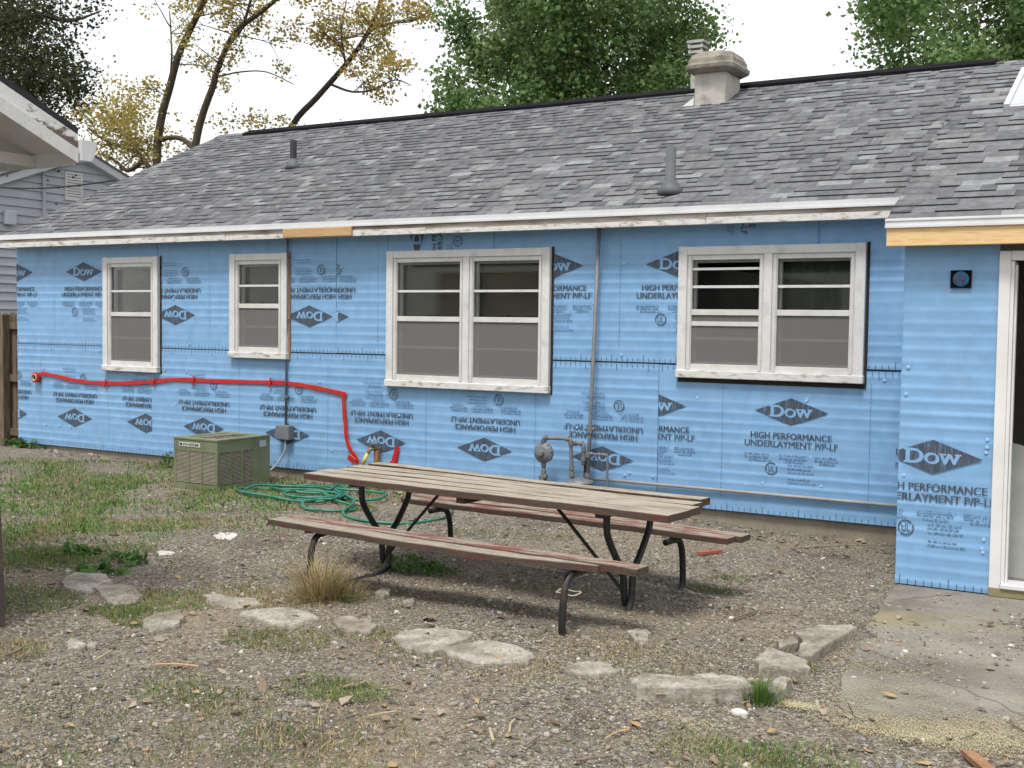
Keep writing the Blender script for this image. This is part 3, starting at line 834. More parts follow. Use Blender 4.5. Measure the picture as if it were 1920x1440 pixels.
d = MB(); d.box(R2X0-0.004, R2X1, E2_Y-0.028, E2_Y-0.020, E2_Z-0.050, E2_Z+0.004); d.box(R2X0-0.004, R2X1, E2_Y-0.036, E2_Y-0.029, E2_Z-0.056, E2_Z-0.042); d.box(R2X0-0.004, R2X1, E2_Y-0.034, E2_Y-0.0285, E2_Z-0.012, E2_Z-0.004)
d.build('drip_edge', M['drip'], house)
d = MB(); d.box(R2X0+0.004, R2X1, E2_Y-0.020, E2_Y+0.019, E2_Z-0.172, E2_Z-0.036); d.build('fascia_board', M['new_wood'], house, bevel=0.003)['label'] = 'fresh yellow lumber fascia over the doorway'
d = MB(); d.box(R2X0+0.01, R2X1, E2_Y+0.020, EY+0.02, E2_Z-0.150, E2_Z-0.140); d.build('soffit', M['dark_gap'], house)
# rake edges
def rake(x, ey, ez, ry, sl, par, w=0.02):
    d = MB(); d.add([(x-w,ey,ez-0.10),(x-w,ry,ez+sl*(ry-ey)-0.10),(x-w,ry,ez+sl*(ry-ey)-0.012),(x-w,ey,ez-0.012),(x,ey,ez-0.10),(x,ry,ez+sl*(ry-ey)-0.10),(x,ry,ez+sl*(ry-ey)-0.012),(x,ey,ez-0.012)], [(0,1,2,3),(7,6,5,4),(0,4,5,1),(1,5,6,2),(2,6,7,3),(3,7,4,0)])
    d.build('rake_board', M['old_fascia'], par)
rake(RX0-0.001, EAVE_Y, EAVE_Z, RIDGE_Y, SL, house)

# vents, chimney, skylight
def on_roof(x, y): return EAVE_Z + SL*(y-EAVE_Y)
def stack(x, y, top, r, mt, boot_r):
    z = on_roof(x, y); d = MB()
    d.tube([(x,y,z-0.05),(x,y,top)], r, 12); p = d.build('vent_pipe', mt, roof1, smooth=False)
    d = MB(); nrm = Vector((0,-SL,1)).normalized()
    d.lathe([(boot_r,-0.02),(boot_r*0.98,0.03),(boot_r*0.62,0.07),(r*1.05,0.11)], (x, y, z), 'z', 16)
    d.build('flashing_boot', M['lead'], p, smooth=True)
stack(-0.73, 1.657, 3.735, 0.042, M['dark_pipe'], 0.10)
stack(4.87, 0.15, 3.090, 0.045, mat('pale_lead_pipe', [(0.15,0.16,0.17),(0.20,0.21,0.22)], rough=0.6), 0.115)
d = MB(); d.box(3.995, 4.350, 2.82, 3.28, 3.80, 4.325); chim = d.build('chimney', M['stucco'], house, bevel=0.006)
def ring(cx, cy, hx, hy, z, cham):
    return [(cx-hx+cham,cy-hy,z),(cx+hx-cham,cy-hy,z),(cx+hx,cy-hy+cham,z),(cx+hx,cy+hy-cham,z),(cx+hx-cham,cy+hy,z),(cx-hx+cham,cy+hy,z),(cx-hx,cy+hy-cham,z),(cx-hx,cy-hy+cham,z)]
d = MB(); rings = [ring(4.172,3.05,0.215,0.27,4.300,0.05), ring(4.172,3.05,0.275,0.33,4.335,0.07), ring(4.172,3.05,0.280,0.335,4.385,0.07), ring(4.172,3.05,0.262,0.315,4.395,0.08), ring(4.172,3.05,0.258,0.31,4.450,0.09), ring(4.172,3.05,0.225,0.27,4.520,0.10), ring(4.172,3.05,0.13,0.17,4.548,0.06)]
V = [p for r in rings for p in r]; Fs = [tuple(range(7,-1,-1)), tuple(range(48,56))]
for i in range(6):
    for k in range(8): Fs.append((i*8+k, i*8+(k+1)%8, i*8+8+(k+1)%8, i*8+8+k))
d.add(V, Fs); d.build('chimney_cap', M['cap'], chim, bevel=0.008)
d = MB(); d.box(3.70, 3.82, 3.42, 3.54, 3.9, 4.66); d.build('flue', M['stucco'], chim, bevel=0.004)
d = MB()
for k in range(3): d.box(3.675-0.006*k, 3.845+0.006*k, 3.395, 3.565, 4.67+0.06*k, 4.70+0.06*k)
for a in (3.685, 3.825):
    for b in (3.405, 3.545): d.box(a, a+0.014, b, b+0.014, 4.66, 4.80)
d.build('flue_cap', mat('galvanised_flue_cap', [(0.30,0.30,0.29),(0.42,0.42,0.40)], rough=0.5), chim)
d = MB(); zf = on_roof(0, 2.84); d.add([(3.86,2.80,on_roof(0,2.80)+0.014),(3.994,2.80,on_roof(0,2.80)+0.014),(3.994,3.2,on_roof(0,3.2)+0.014),(3.86,3.2,on_roof(0,3.2)+0.014),(3.994,2.80,on_roof(0,2.80)+0.10),(3.994,3.2,on_roof(0,3.2)+0.12)], [(0,1,2,3),(1,4,5,2),(0,1,4),(3,2,5)]); d.build('flashing', M['drip'], chim)
def on_wing(y): return E2_Z + SL2*(y-E2_Y)
u2, v2, w2 = slope_frame(SL2)
def sky_box(x0, x1, s0, s1, h, name, mt, par, inset=0):
    o = Vector((0, E2_Y, E2_Z)); d = MB(); P = []
    for k in (0.0, h):
        for (a, s) in ((x0,s0),(x1,s0),(x1,s1),(x0,s1)): P.append(o + u2*a + v2*s + w2*k)
    d.hexa(P); return d.build(name, mt, par, bevel=0.004)
s0 = 1.97*math.hypot(1, SL2); s1 = s0+1.0
skyf = sky_box(7.525, 7.565, s0, s1, 0.05, 'skylight_frame', M['drip'], roof2)
for args in ((8.30,8.34,s0,s1,0.05), (7.566,8.299,s0,s0+0.02,0.03), (7.566,8.299,s1-0.04,s1,0.048)): sky_box(*args, 'skylight_frame', M['drip'], roof2)
sky_box(7.566, 8.299, s0+0.021, s1-0.041, 0.035, 'skylight_pane', M['sky_glass'], roof2)

# ------------------------------------------------------------------ doorway of the wing
M['trim_clean'] = mat('clean_white_door_trim', [(0.62,0.61,0.60),(0.70,0.69,0.68)], scale=3, rough=0.5, fine=0.04)
c = MB(); c.box(7.801, 7.868, EY-0.022, EY+0.015, WB+0.012, 2.035); c.box(7.869, DX1-0.0, EY-0.021, EY+0.015, DZ1+0.005, 2.035); c.box(DX1+0.001, DX1+0.095, EY-0.022, EY+0.015, WB+0.012, 2.035)
door = c.build('door_frame', M['trim_clean'], house, bevel=0.003)
c = MB(); c.box(7.869, 7.889, EY-0.010, EY+0.14, -0.05, DZ1); c.box(7.890, 7.902, EY+0.03, EY+0.07, -0.05, DZ1-0.02); c.box(DX1-0.02, DX1-0.001, EY-0.010, EY+0.14, -0.05, DZ1); c.build('jamb', M['trim_clean'], door)
c = MB(); c.box(7.872, DX1-0.003, EY-0.045, EY+0.14, -0.078, -0.050); c.build('threshold', mat('pale_metal_threshold', [(0.60,0.60,0.62)], rough=0.4), door, bevel=0.003)
c = MB(); c.box(7.80, DX1+0.09, EY-0.03, EY+0.02, -0.134, -0.079); c.build('sill_plate', mat('treated_sill_lumber', [(0.20,0.17,0.09),(0.27,0.23,0.13)], rough=0.8, stretch=(1,6,6)), door, bevel=0.003)
# outlet box left open in the board
c = MB(); x0, x1, z0, z1 = 7.512, 7.638, 1.806, 1.918
for a, b, cc, d_ in ((x0,x1,z0,z0+0.006),(x0,x1,z1-0.006,z1),(x0,x0+0.006,z0+0.006,z1-0.006),(x1-0.006,x1,z0+0.006,z1-0.006)): c.box(a, b, EY-0.014, EY-0.002, cc, d_)
c.box(x0+0.006, x1-0.006, EY-0.006, EY-0.002, z0+0.006, z1-0.006)
ob = c.build('outlet_box', M['black_vent'], house)
c = MB(); c.lathe([(0.05,0.0),(0.05,0.006),(0.042,0.010),(0.02,0.008)], (7.575, EY-0.007, 1.862), 'y', 24); c.build('cover_ring', mat('blue_plastic_box', [(0.02,0.09,0.18),(0.04,0.14,0.25)], rough=0.4), ob, smooth=True)
c = MB(); c.tube([(7.535,EY-0.012,1.868),(7.545,EY-0.03,1.862),(7.55,EY-0.018,1.85)], 0.005, 6); c.tube([(7.585,EY-0.015,1.87),(7.595,EY-0.035,1.86),(7.585,EY-0.018,1.85)], 0.005, 6); c.build('wire', mat('red_wire', [(0.55,0.03,0.04)], rough=0.4), ob)

# ------------------------------------------------------------------ things in the dark doorway
c = MB(); c.add([(7.80,-1.10,-0.084),(8.50,-1.10,-0.084),(8.50,-0.95,0.62),(7.80,-0.95,0.80),(7.80,-1.07,-0.084),(8.50,-1.07,-0.084),(8.50,-0.92,0.62),(7.80,-0.92,0.80)], [(0,1,2,3),(7,6,5,4),(0,4,5,1),(1,5,6,2),(2,6,7,3),(3,7,4,0)])
tag(c.build('wall_board', mat('pale_green_board', [(0.30,0.315,0.285),(0.36,0.375,0.345)], rough=0.7), origin=(8.15,-1.08,-0.084)), 'pale sheet of wallboard leaning inside the dark doorway', 'board')
c = MB(); c.box(8.0, 8.09, -0.62, -0.585, -0.084, 1.5)
tag(c.build('stud', M['bare_wood'], origin=(8.05,-0.6,-0.084)), 'dark brown wooden stud standing inside the doorway', 'stud')
c = MB(); c.tube([(7.95+0.1*k/8, -0.55+0.03*math.sin(k), 1.32+0.05*math.sin(k*0.7)) for k in range(9)] + [(8.12,-0.5,1.30),(8.25,-0.45,1.36)], 0.02, 8)
tag(c.build('extension_cord', mat('yellow_cord', [(0.65,0.36,0.02)], rough=0.5), smooth=True, origin=(8.1,-0.5,1.3)), 'yellow cord bundle hanging in the dark doorway', 'cord')

# ------------------------------------------------------------------ picnic table
M['top_wood'] = mat('weathered_tabletop_board', [(0.13,0.105,0.08),(0.27,0.23,0.18),(0.38,0.335,0.27),(0.19,0.155,0.12)], scale=5, rough=0.9, stretch=(1.2,16,16), bump=0.6, bscale=14, fine=0.2, fscale=40, lo=0.28, hi=0.72)
def paintwood(name, thr, wood, red):
    mt = mat(name, wood, scale=5, rough=0.9, stretch=(1.2,16,16), bump=0.6, bscale=14, fine=0.2, fscale=40, lo=0.28, hi=0.72)
    n, l = mt.node_tree.nodes, mt.node_tree.links
    b = n['Principled BSDF']; src = b.inputs['Base Color'].links[0].from_socket
    g = n.new('ShaderNodeNewGeometry'); mp = n.new('ShaderNodeMapping'); mp.inputs['Scale'].default_value = (2.2,12,14)
    nz = n.new('ShaderNodeTexNoise'); nz.inputs['Scale'].default_value = 1.6; nz.inputs['Detail'].default_value = 9; nz.inputs['Roughness'].default_value = 0.7
    l.new(g.outputs['Position'], mp.inputs[0]); l.new(mp.outputs[0], nz.inputs['Vector'])
    mr = n.new('ShaderNodeMapRange'); mr.inputs[1].default_value = thr-0.03; mr.inputs[2].default_value = thr+0.03
    l.new(nz.outputs['Fac'], mr.inputs[0])
    mm = n.new('ShaderNodeMix'); mm.data_type = 'RGBA'; mm.inputs[7].default_value = (*red,1)
    l.new(mr.outputs[0], mm.inputs[0]); l.new(src, mm.inputs[6]); l.new(mm.outputs[2], b.inputs['Base Color'])
    return mt
WOODC = [(0.10,0.08,0.062),(0.22,0.185,0.145),(0.32,0.28,0.225),(0.15,0.12,0.09)]
M['bench_wood'] = paintwood('worn_red_bench_board', 0.66, WOODC, (0.21,0.062,0.048))
M['bench_red'] = paintwood('red_painted_bench_board', 0.515, WOODC, (0.175,0.060,0.046))
M['edge_red'] = paintwood('red_brown_board_edge', 0.575, [(0.060,0.043,0.034),(0.10,0.070,0.052)], (0.115,0.034,0.028))
M['frame'] = mat('black_steel_tube', [(0.012,0.012,0.013),(0.022,0.021,0.021)], scale=9, rough=0.5, spec=0.45, fine=0.2, fscale=40)
M['frame_rust'] = mat('rusty_steel_tube', [(0.025,0.022,0.021),(0.060,0.034,0.022),(0.10,0.05,0.03)], scale=14, rough=0.8, fine=0.2, fscale=60)
TZ = -0.12
overlay(M['top_wood'], 2.2, 0.50, 0.68, (0.105,0.088,0.065), 0.55, stretch=(1,4,4))
overlay(M['frame'], 9, 0.55, 0.70, (0.065,0.034,0.020), 0.7)
table = empty('picnic_table', (5.14, -3.13, TZ), 'long weathered picnic table with attached benches on black bent tubes', 'picnic table', rz=-0.088)
def T(u, v, z): return (u, v, z-TZ)
def plank(name, u0, u1, v0, v1, z0, z1, mts, seed, jag=0.02, wave=0.004, broken=None):
    r = random.Random(seed); mb = MB(); n = 16
    us = [u0 + (u1-u0)*i/n for i in range(n+1)]
    us[0] += r.uniform(-jag, jag); us[-1] += r.uniform(-jag, jag)
    secs = []
    for i, u in enumerate(us):
        dz = wave*math.sin(u*2.1+seed) + r.uniform(-0.0018, 0.0018)
        va, vb = v0 + r.uniform(-0.0035, 0.0035), v1 + r.uniform(-0.0035, 0.0035)
        if broken: va, vb = broken(i/n, va, vb)
        secs.append([T(u,va,z0+dz), T(u,vb,z0+dz), T(u,vb,z1+dz-0.004), T(u,vb-0.006,z1+dz), T(u,va+0.006,z1+dz), T(u,va,z1+dz-0.004)])
    V = [p for s_ in secs for p in s_]
    for i in range(n):
        a, b = i*6, i*6+6
        for k in range(6):
            mb.cur = 0 if k == 3 else 1
            mb.add([], []) ; mb.f.append((a+k, a+(k+1)%6, b+(k+1)%6, b+k)); mb.m.append(mb.cur)
    mb.v = V
    mb.f += [(5,4,3,2,1,0), tuple(n*6+k for k in range(6))]; mb.m += [1,1]
    o = mb.build(name, mts, table, local=True)
    return o
TW = [(-0.365,-0.222), (-0.216,-0.074), (-0.067,0.075), (0.082,0.222), (0.250,0.372)]
for i, (a, b) in enumerate(TW):
    plank('tabletop_plank', -1.345 + (0.03 if i == 4 else 0)-0.02*(i % 2), 1.335+0.012*(i % 3)-0.18*(a+b)/2, a, b, 0.490+(0.004 if i == 4 else 0), 0.530+(0.006 if i == 4 else 0), [M['top_wood'], M['edge_red'] if i in (0,) else M['frame_rust'] if i == 4 else M['edge_red']], i, 0.012)
def brk(t, a, b):
    if t > 0.74: a = a + ((t-0.74)/0.26)**1.4*0.115 + random.uniform(-.006,.006)
    return a, b
plank('bench_plank', -1.28, 1.12, -0.735, -0.602, 0.232, 0.268, [M['bench_wood'], M['edge_red']], 11, 0.01, broken=brk)
plank('bench_plank', -1.26, 1.335, -0.597, -0.468, 0.233, 0.271, [M['bench_red'], M['edge_red']], 12, 0.02)
plank('bench_plank', -1.27, 1.31, 0.548, 0.670, 0.232, 0.268, [M['bench_red'], M['edge_red']], 13, 0.012)
plank('bench_plank', -1.27, 1.34, 0.680, 0.812, 0.232, 0.270, [M['bench_red'], M['edge_red']], 14, 0.012)
def curve(pts, k=5):
    P = [Vector(p) for p in pts]; out = []
    for i in range(len(P)-1):
        p0, p1, p2, p3 = P[max(i-1,0)], P[i], P[i+1], P[min(i+2,len(P)-1)]
        for j in range(k):
            t = j/k
            out.append(0.5*((2*p1)+(p2-p0)*t+(2*p0-5*p1+4*p2-p3)*t*t+(3*p1-p0-3*p2+p3)*t**3))
    out.append(P[-1]); return out
for u in (-0.93, 0.95):
    for s_ in (-1, 1):
        du = 0.021*s_
        pts = [(0.215*s_,0.485),(0.215*s_,0.40),(0.195*s_,0.33),(0.10*s_,0.20),(0.03*s_,0.12),(0.012*s_,0.02),(0.0,-0.06),(-0.05*s_,-0.122),(-0.16*s_,-0.142),(-0.45*s_,-0.150),(-0.62*s_,-0.152),(-0.70*s_,-0.135),(-0.728*s_,-0.08),(-0.725*s_,0.02),(-0.712*s_,0.12),(-0.675*s_,0.19),(-0.60*s_,0.208),(-0.49*s_,0.208)]
        mb = MB(); mb.tube(curve([T(u+du, v, z) for v, z in pts], 4), 0.0205, 10)
        mb.build('leg', [M['frame']], table, smooth=True, local=True)
    mb = MB(); mb.box(u-0.03, u+0.03, -0.33, 0.34, 0.468-TZ, 0.489-TZ); mb.build('cross_bar', M['frame'], table, local=True)
    for v in (-0.60, 0.68):
        mb = MB(); mb.box(u-0.026, u+0.026, v-0.13, v+0.12, 0.222-TZ, 0.2315-TZ); mb.build('bench_bracket', M['frame'], table, local=True)
for a, b in (((0.40,0.0,0.482),(0.93,0.0,-0.02)), ((-0.42,0.0,0.482),(-0.91,0.0,-0.02))):
    mb = MB(); mb.bar(T(*a), T(*b), 0.012, 0.022, up=(0,1,0)); mb.build('brace', M['frame'], table, local=True)
mb = MB(); mb.box(-0.06, -0.0, -0.34, 0.34, 0.452-TZ, 0.489-TZ); mb.build('batten', M['edge_red'], table, local=True)

# ------------------------------------------------------------------ air conditioner
M['ac'] = mat('olive_green_enamel', [(0.135,0.155,0.085),(0.165,0.185,0.105),(0.19,0.205,0.125)], scale=4, rough=0.5, spec=0.35, fine=0.06, fscale=30)
M['ac_dark'] = mat('dark_condenser_fins', [(0.035,0.033,0.026),(0.075,0.068,0.052)], scale=10, rough=0.8, stretch=(1,1,6))
M['ac_slat'] = mat('tarnished_louvre', [(0.24,0.225,0.165),(0.31,0.29,0.22)], scale=9, rough=0.6)
ax0, ax1, ay0, ay1, az0, az1 = 0.215, 0.80, -1.165, -0.43, -0.10, 0.375
ac = empty('air_conditioner', ((ax0+ax1)/2, (ay0+ay1)/2, az0), 'boxy olive green outdoor air conditioner with louvred sides against the blue wall', 'air conditioner')
b = MB(); t = 0.03
b.box(ax0+0.02, ax1-0.02, ay0+0.02, ay1-0.02, az0, az1-0.02)
b.build('coil', M['ac_dark'], ac)
b = MB()
for (x, y) in ((ax0,ay0),(ax1-t,ay0),(ax0,ay1-t),(ax1-t,ay1-t)): b.box(x, x+t, y, y+t, az0-0.02, az1-0.003)
for z0, z1 in ((az0-0.02, az0+0.045), (az1-0.115, az1-0.003)):
    b.box(ax0+t, ax1-t, ay0+0.001, ay0+0.019, z0, z1); b.box(ax0+t, ax1-t, ay1-0.019, ay1-0.001, z0, z1)
    b.box(ax0+0.001, ax0+0.019, ay0+t, ay1-t, z0, z1); b.box(ax1-0.019, ax1-0.001, ay0+t, ay1-t, z0, z1)
b.box(ax1-0.0195, ax1-0.0008, ay1-0.24, ay1-t, az0+0.045, az1-0.115)
b.build('cabinet', M['ac'], ac)
b = MB(); h = 0.10
b.box(ax0-0.006, ax1+0.006, ay0-0.006, ay0+h, az1-0.002, az1+0.012); b.box(ax0-0.006, ax1+0.006, ay1-h, ay1+0.006, az1-0.002, az1+0.012)
b.box(ax0-0.006, ax0+h, ay0+h, ay1-h, az1-0.002, az1+0.012); b.box(ax1-h, ax1+0.006, ay0+h, ay1-h, az1-0.002, az1+0.012)
b.build('top_cover', M['ac'], ac)
b = MB()
for k in range(8):
    y = ay0+h+0.03+k*0.07; b.tube([(ax0+h, y, az1+0.004), ((ax0+ax1)/2, y, az1+0.016), (ax1-h, y, az1+0.004)], 0.003, 5)
b.build('fan_guard', M['ac_slat'], ac)['kind'] = 'stuff'
for side in range(2):
    s_ = MB(); n = 24
    for k in range(n):
        z = az0+0.055+k*(az1-0.125-az0-0.055)/(n-1)
        if side == 0: s_.bar((ax0+t,ay0+0.010,z),(ax1-t,ay0+0.010,z), 0.012, 0.0055, up=(0,0.5,0.9))
        else: s_.bar((ax1-0.010,ay0+t,z),(ax1-0.010,ay1-0.24,z), 0.012, 0.0055, up=(-0.5,0,0.9))
    o = s_.build('louvre', M['ac_slat'], ac); o['kind'] = 'stuff'
    for q in (1/3, 2/3):
        d = MB()
        if side == 0: x = ax0+t+(ax1-ax0-2*t)*q; d.box(x-0.008, x+0.008, ay0-0.002, ay0+0.012, az0+0.045, az1-0.115)
        else: y = ay0+t+(ay1-0.24-ay0-t)*q; d.box(ax1-0.012, ax1+0.002, y-0.008, y+0.008, az0+0.045, az1-0.115)
        d.build('louvre_post', M['ac'], ac)
d = MB(); d.box(ax0+0.075, ax0+0.36, ay0-0.004, ay0+0.0005, az1-0.072, az1-0.030); pl = d.build('name_plate', mat('pale_name_plate', [(0.50,0.50,0.46)], rough=0.4), ac)
V, Fs = text_geo('RHEEM', 0.012); d = MB(); d.add([(ax0+0.135+v[0]*0.205, ay0-0.0052, az1-0.064+v[1]*0.026) for v in V], Fs); d.face([(ax0+0.086,ay0-0.0052,az1-0.064),(ax0+0.118,ay0-0.0052,az1-0.064),(ax0+0.118,ay0-0.0052,az1-0.038),(ax0+0.086,ay0-0.0052,az1-0.038)])
d.build('brand_lettering', mat('plate_ink', [(0.05,0.05,0.06)], rough=0.5), pl)['kind'] = 'stuff'
d = MB(); d.box(ax1-0.0005, ax1+0.003, ay1-0.15, ay1-0.06, az1-0.10, az1-0.035); d.build('data_plate', mat('silver_data_plate', [(0.36,0.39,0.42)], rough=0.4), ac)
d = MB(); d.box(ax0-0.04, ax1+0.05, ay0-0.05, ay1+0.04, -0.16, -0.119); d.build('pad', M['foundation'], ac)

# ------------------------------------------------------------------ conduit, junction box, gas pipes, tap
cond = empty('electrical_conduit', (0.665, -0.04, 0.0), 'thin grey conduit running down the wall to a switch box above the air conditioner', 'conduit')
b = MB(); b.tube([(0.69,-0.050,2.40),(0.682,-0.047,1.6),(0.668,-0.045,0.46)], 0.0115, 8); b.build('pipe', M['galv'], cond, smooth=True)
b = MB(); b.box(0.590, 0.772, -0.12, -0.028, 0.305, 0.452); b.build('switch_box', mat('grey_metal_box', [(0.13,0.14,0.15),(0.17,0.18,0.19)], rough=0.5), cond, bevel=0.006)
for z in (2.2, 1.55, 0.75):
    b = MB(); b.box(0.652, 0.702, -0.062, -0.026, z-0.010, z+0.010); b.build('strap', M['galv'], cond)
b = MB(); b.tube(curve([(0.69,-0.08,0.31),(0.70,-0.09,0.2),(0.64,-0.11,0.08),(0.58,-0.2,-0.02),(0.60,-0.35,0.02),(0.70,-0.43,0.05)], 6), 0.010, 7); b.build('cable', mat('grey_flex_cable', [(0.36,0.36,0.36)], rough=0.5), cond, smooth=True)

gas = empty('gas_regulator', (4.05, -0.2, -0.12), 'grey gas regulator and pipe manifold standing against the blue wall', 'gas regulator')
def pipe(name, pts, r=0.018, k=4, rounded=True, mt='galv'):
    b = MB(); b.tube(curve(pts, k) if rounded else pts, r, 10); return b.build(name, M[mt], gas, smooth=True)
def fit(pts, r=0.026):
    for a, c in pts:
        b = MB(); b.tube([a, c], r, 10); b.build('fitting', M['galv'], gas, smooth=False)
Yg = -0.20
b = MB(); b.lathe([(0.03,-0.05),(0.085,-0.03),(0.092,-0.012),(0.092,0.012),(0.080,0.022),(0.060,0.036),(0.030,0.044),(0.028,0.075),(0.02,0.08)], (3.845,Yg,0.388), 'y', 28); b.build('regulator_body', M['galv'], gas, smooth=False, bevel=0)
for k in range(8):
    a = 2*math.pi*k/8+0.2; b = MB(); b.lathe([(0.008,-0.02),(0.008,0.022),(0.004,0.026)], (3.845+0.086*math.cos(a), Yg, 0.388+0.086*math.sin(a)), 'y', 6); b.build('bolt', M['galv'], gas)
pipe('riser', [(3.845,Yg,-0.15),(3.846,Yg,0.30)], 0.017, rounded=False)
fit([((3.846,Yg,0.19),(3.846,Yg,0.235)), ((3.846,Yg,0.26),(3.846,Yg,0.30)), ((3.81,Yg,0.175),(3.88,Yg,0.175)), ((3.84,Yg-0.03,0.14),(3.84,Yg+0.03,0.14))], 0.024)
pipe('pipe', [(3.840,Yg,0.47),(3.840,Yg,0.500),(3.846,Yg,0.518),(3.864,Yg,0.525),(3.95,Yg,0.527),(4.08,Yg,0.529),(4.108,Yg,0.524),(4.118,Yg,0.503),(4.120,Yg,0.45),(4.132,Yg,0.21)], 0.018)
fit([((3.84,Yg,0.485),(3.84,Yg,0.512)), ((3.850,Yg,0.524),(3.878,Yg,0.526)), ((4.07,Yg,0.529),(4.10,Yg,0.529)), ((4.118,Yg,0.508),(4.120,Yg,0.475)), ((4.128,Yg,0.29),(4.130,Yg,0.26)), ((4.131,Yg,0.24),(4.133,Yg,0.20))], 0.026)
Y2 = -0.16
pipe('pipe', [(4.118,Y2,0.49),(4.20,Y2,0.492),(4.218,Y2,0.486),(4.224,Y2,0.465),(4.226,Y2,0.30)], 0.017)
fit([((4.12,Y2,0.49),(4.15,Y2,0.49)), ((4.19,Y2,0.492),(4.215,Y2,0.49)), ((4.225,Y2,0.46),(4.226,Y2,0.425)), ((4.226,Y2,0.37),(4.226,Y2,0.34))], 0.024)
pipe('post', [(4.215,-0.10,-0.15),(4.22,-0.10,0.36)], 0.02, rounded=False, mt='frame_rust')
pipe('riser', [(4.268,Y2,0.16),(4.270,-0.13,0.60),(4.300,-0.075,2.42)], 0.0175, rounded=False)
fit([((4.27,-0.13,0.585),(4.272,-0.129,0.66)), ((4.269,Y2+0.005,0.415),(4.2695,Y2+0.008,0.375)), ((4.269,Y2,0.235),(4.269,Y2,0.20))], 0.028)
fit([((4.222,-0.13,0.62),(4.32,-0.13,0.625))], 0.016)
pipe('pipe', [(4.255,-0.16,0.408),(4.40,-0.165,0.405),(4.445,-0.17,0.405),(4.462,-0.17,0.390),(4.465,-0.17,0.36),(4.468,-0.17,-0.13)], 0.0105)
fit([((4.29,-0.16,0.408),(4.32,-0.16,0.408)), ((4.37,-0.16,0.406),(4.40,-0.165,0.405)), ((4.435,-0.168,0.405),(4.465,-0.17,0.405))], 0.017)
b = MB(); b.lathe([(0.115,0.0),(0.12,0.02),(0.105,0.04),(0.05,0.055)], (4.205,-0.17,0.130), 'z', 24); b.lathe([(0.02,-0.28),(0.02,0.0)], (4.205,-0.17,0.130), 'z', 10); b.build('meter_base', M['galv'], gas)
fit([((4.132,Yg,0.21),(4.135,-0.185,0.165)), ((4.268,Y2,0.2),(4.268,Y2,0.16))], 0.022)
b = MB(); b.tube([(4.28,-0.058,0.172),(6.0,-0.056,0.170),(7.24,-0.056,0.168)], 0.0135, 8); b.build('low_pipe', mat('dusty_grey_pipe', [(0.27,0.25,0.23),(0.34,0.32,0.30)], rough=0.6), gas, smooth=True)

tap = empty('garden_tap', (1.87, -0.1, -0.1), 'brass garden tap on a wooden stake with a green hose end attached', 'tap')
M['brass'] = mat('dull_brass', [(0.16,0.12,0.07),(0.24,0.19,0.11)], rough=0.5, metal=0.3)
b = MB(); b.box(1.875, 1.925, -0.12, -0.075, -0.15, 0.27); b.build('stake', M['bare_wood'], tap, bevel=0.003)
b = MB(); b.tube(curve([(1.90,-0.05,0.285),(1.88,-0.13,0.29),(1.855,-0.16,0.275),(1.845,-0.17,0.24)],5), 0.019, 10); b.build('spout', M['brass'], tap, smooth=True)
b = MB(); b.lathe([(0.008,0.0),(0.012,0.02),(0.038,0.03),(0.038,0.042),(0.01,0.046)], (1.875,-0.13,0.30), 'z', 12); b.build('handle', M['brass'], tap)
b = MB(); b.tube([(1.842,-0.172,0.245),(1.80,-0.20,0.13)], 0.020, 10); b.build('hose_end', mat('yellow_hose_collar', [(0.50,0.42,0.10),(0.58,0.50,0.16)], rough=0.5), tap, smooth=True)

# ------------------------------------------------------------------ red tube along the wall
M['red'] = mat('red_flat_tape', [(0.38,0.012,0.010),(0.46,0.020,0.014)], scale=6, rough=0.4, spec=0.45, fine=0.08, fscale=25)
def ribbon(mb, pts, w, th, y):
    P = [Vector(p) for p in pts]; n = len(P)
    L = []
    for i, p in enumerate(P):
        d = (P[min(i+1,n-1)]-P[max(i-1,0)]).normalized(); nn = Vector((-d.z,0,d.x))
        ww = w*(1+0.10*math.sin(i*1.3))
        L.append([p+nn*ww/2, p+nn*ww*0.42+Vector((0,-th*0.5,0)), p-nn*ww*0.42+Vector((0,-th*0.5,0)), p-nn*ww/2])
    for i in range(n-1):
        for k in range(3): mb.face([L[i][k],L[i][k+1],L[i+1][k+1],L[i+1][k]])
yt = BOARD_Y-0.014
tape = empty('red_tape', (-3.2, yt, 0.8), 'long bright red flat tape sagging along the blue wall from its open roll', 'tape')
pts = [(-3.235,0.864),(-3.0,0.846),(-2.7,0.808),(-2.428,0.788),(-2.1,0.788),(-1.659,0.806),(-1.311,0.833),(-0.973,0.869),(-0.5,0.874),(-0.009,0.880),(0.594,0.891),(0.80,0.882),(0.992,0.866),(1.25,0.834),(1.467,0.803)]
mb = MB(); ribbon(mb, curve([(x, yt, z) for x, z in pts], 4), 0.047, 0.010, yt); mb.build('run', M['red'], tape)
mb = MB(); ribbon(mb, curve([(1.43,yt-0.013,0.812),(1.44,yt-0.013,0.70),(1.462,yt-0.013,0.50),(1.480,yt-0.014,0.36),(1.52,yt-0.016,0.27),(1.58,yt-0.016,0.20),(1.645,yt-0.018,0.125)], 4), 0.044, 0.012, yt); mb.build('drop', M['red'], tape)
mb = MB(); ribbon(mb, [(1.52,yt-0.035,0.185),(1.56,yt-0.035,0.16),(1.61,yt-0.036,0.135)], 0.06, 0.008, yt); mb.build('folded_end', M['red'], tape)
for x, z in ((-2.09,0.788),(-1.29,0.836),(-0.67,0.874),(0.45,0.889)):
    mb = MB(); ribbon(mb, [(x-0.012,yt-0.012,z-0.052),(x+0.002,yt-0.016,z),(x+0.012,yt-0.012,z+0.052)], 0.026, 0.005, yt); mb.build('strap', M['red'], tape)
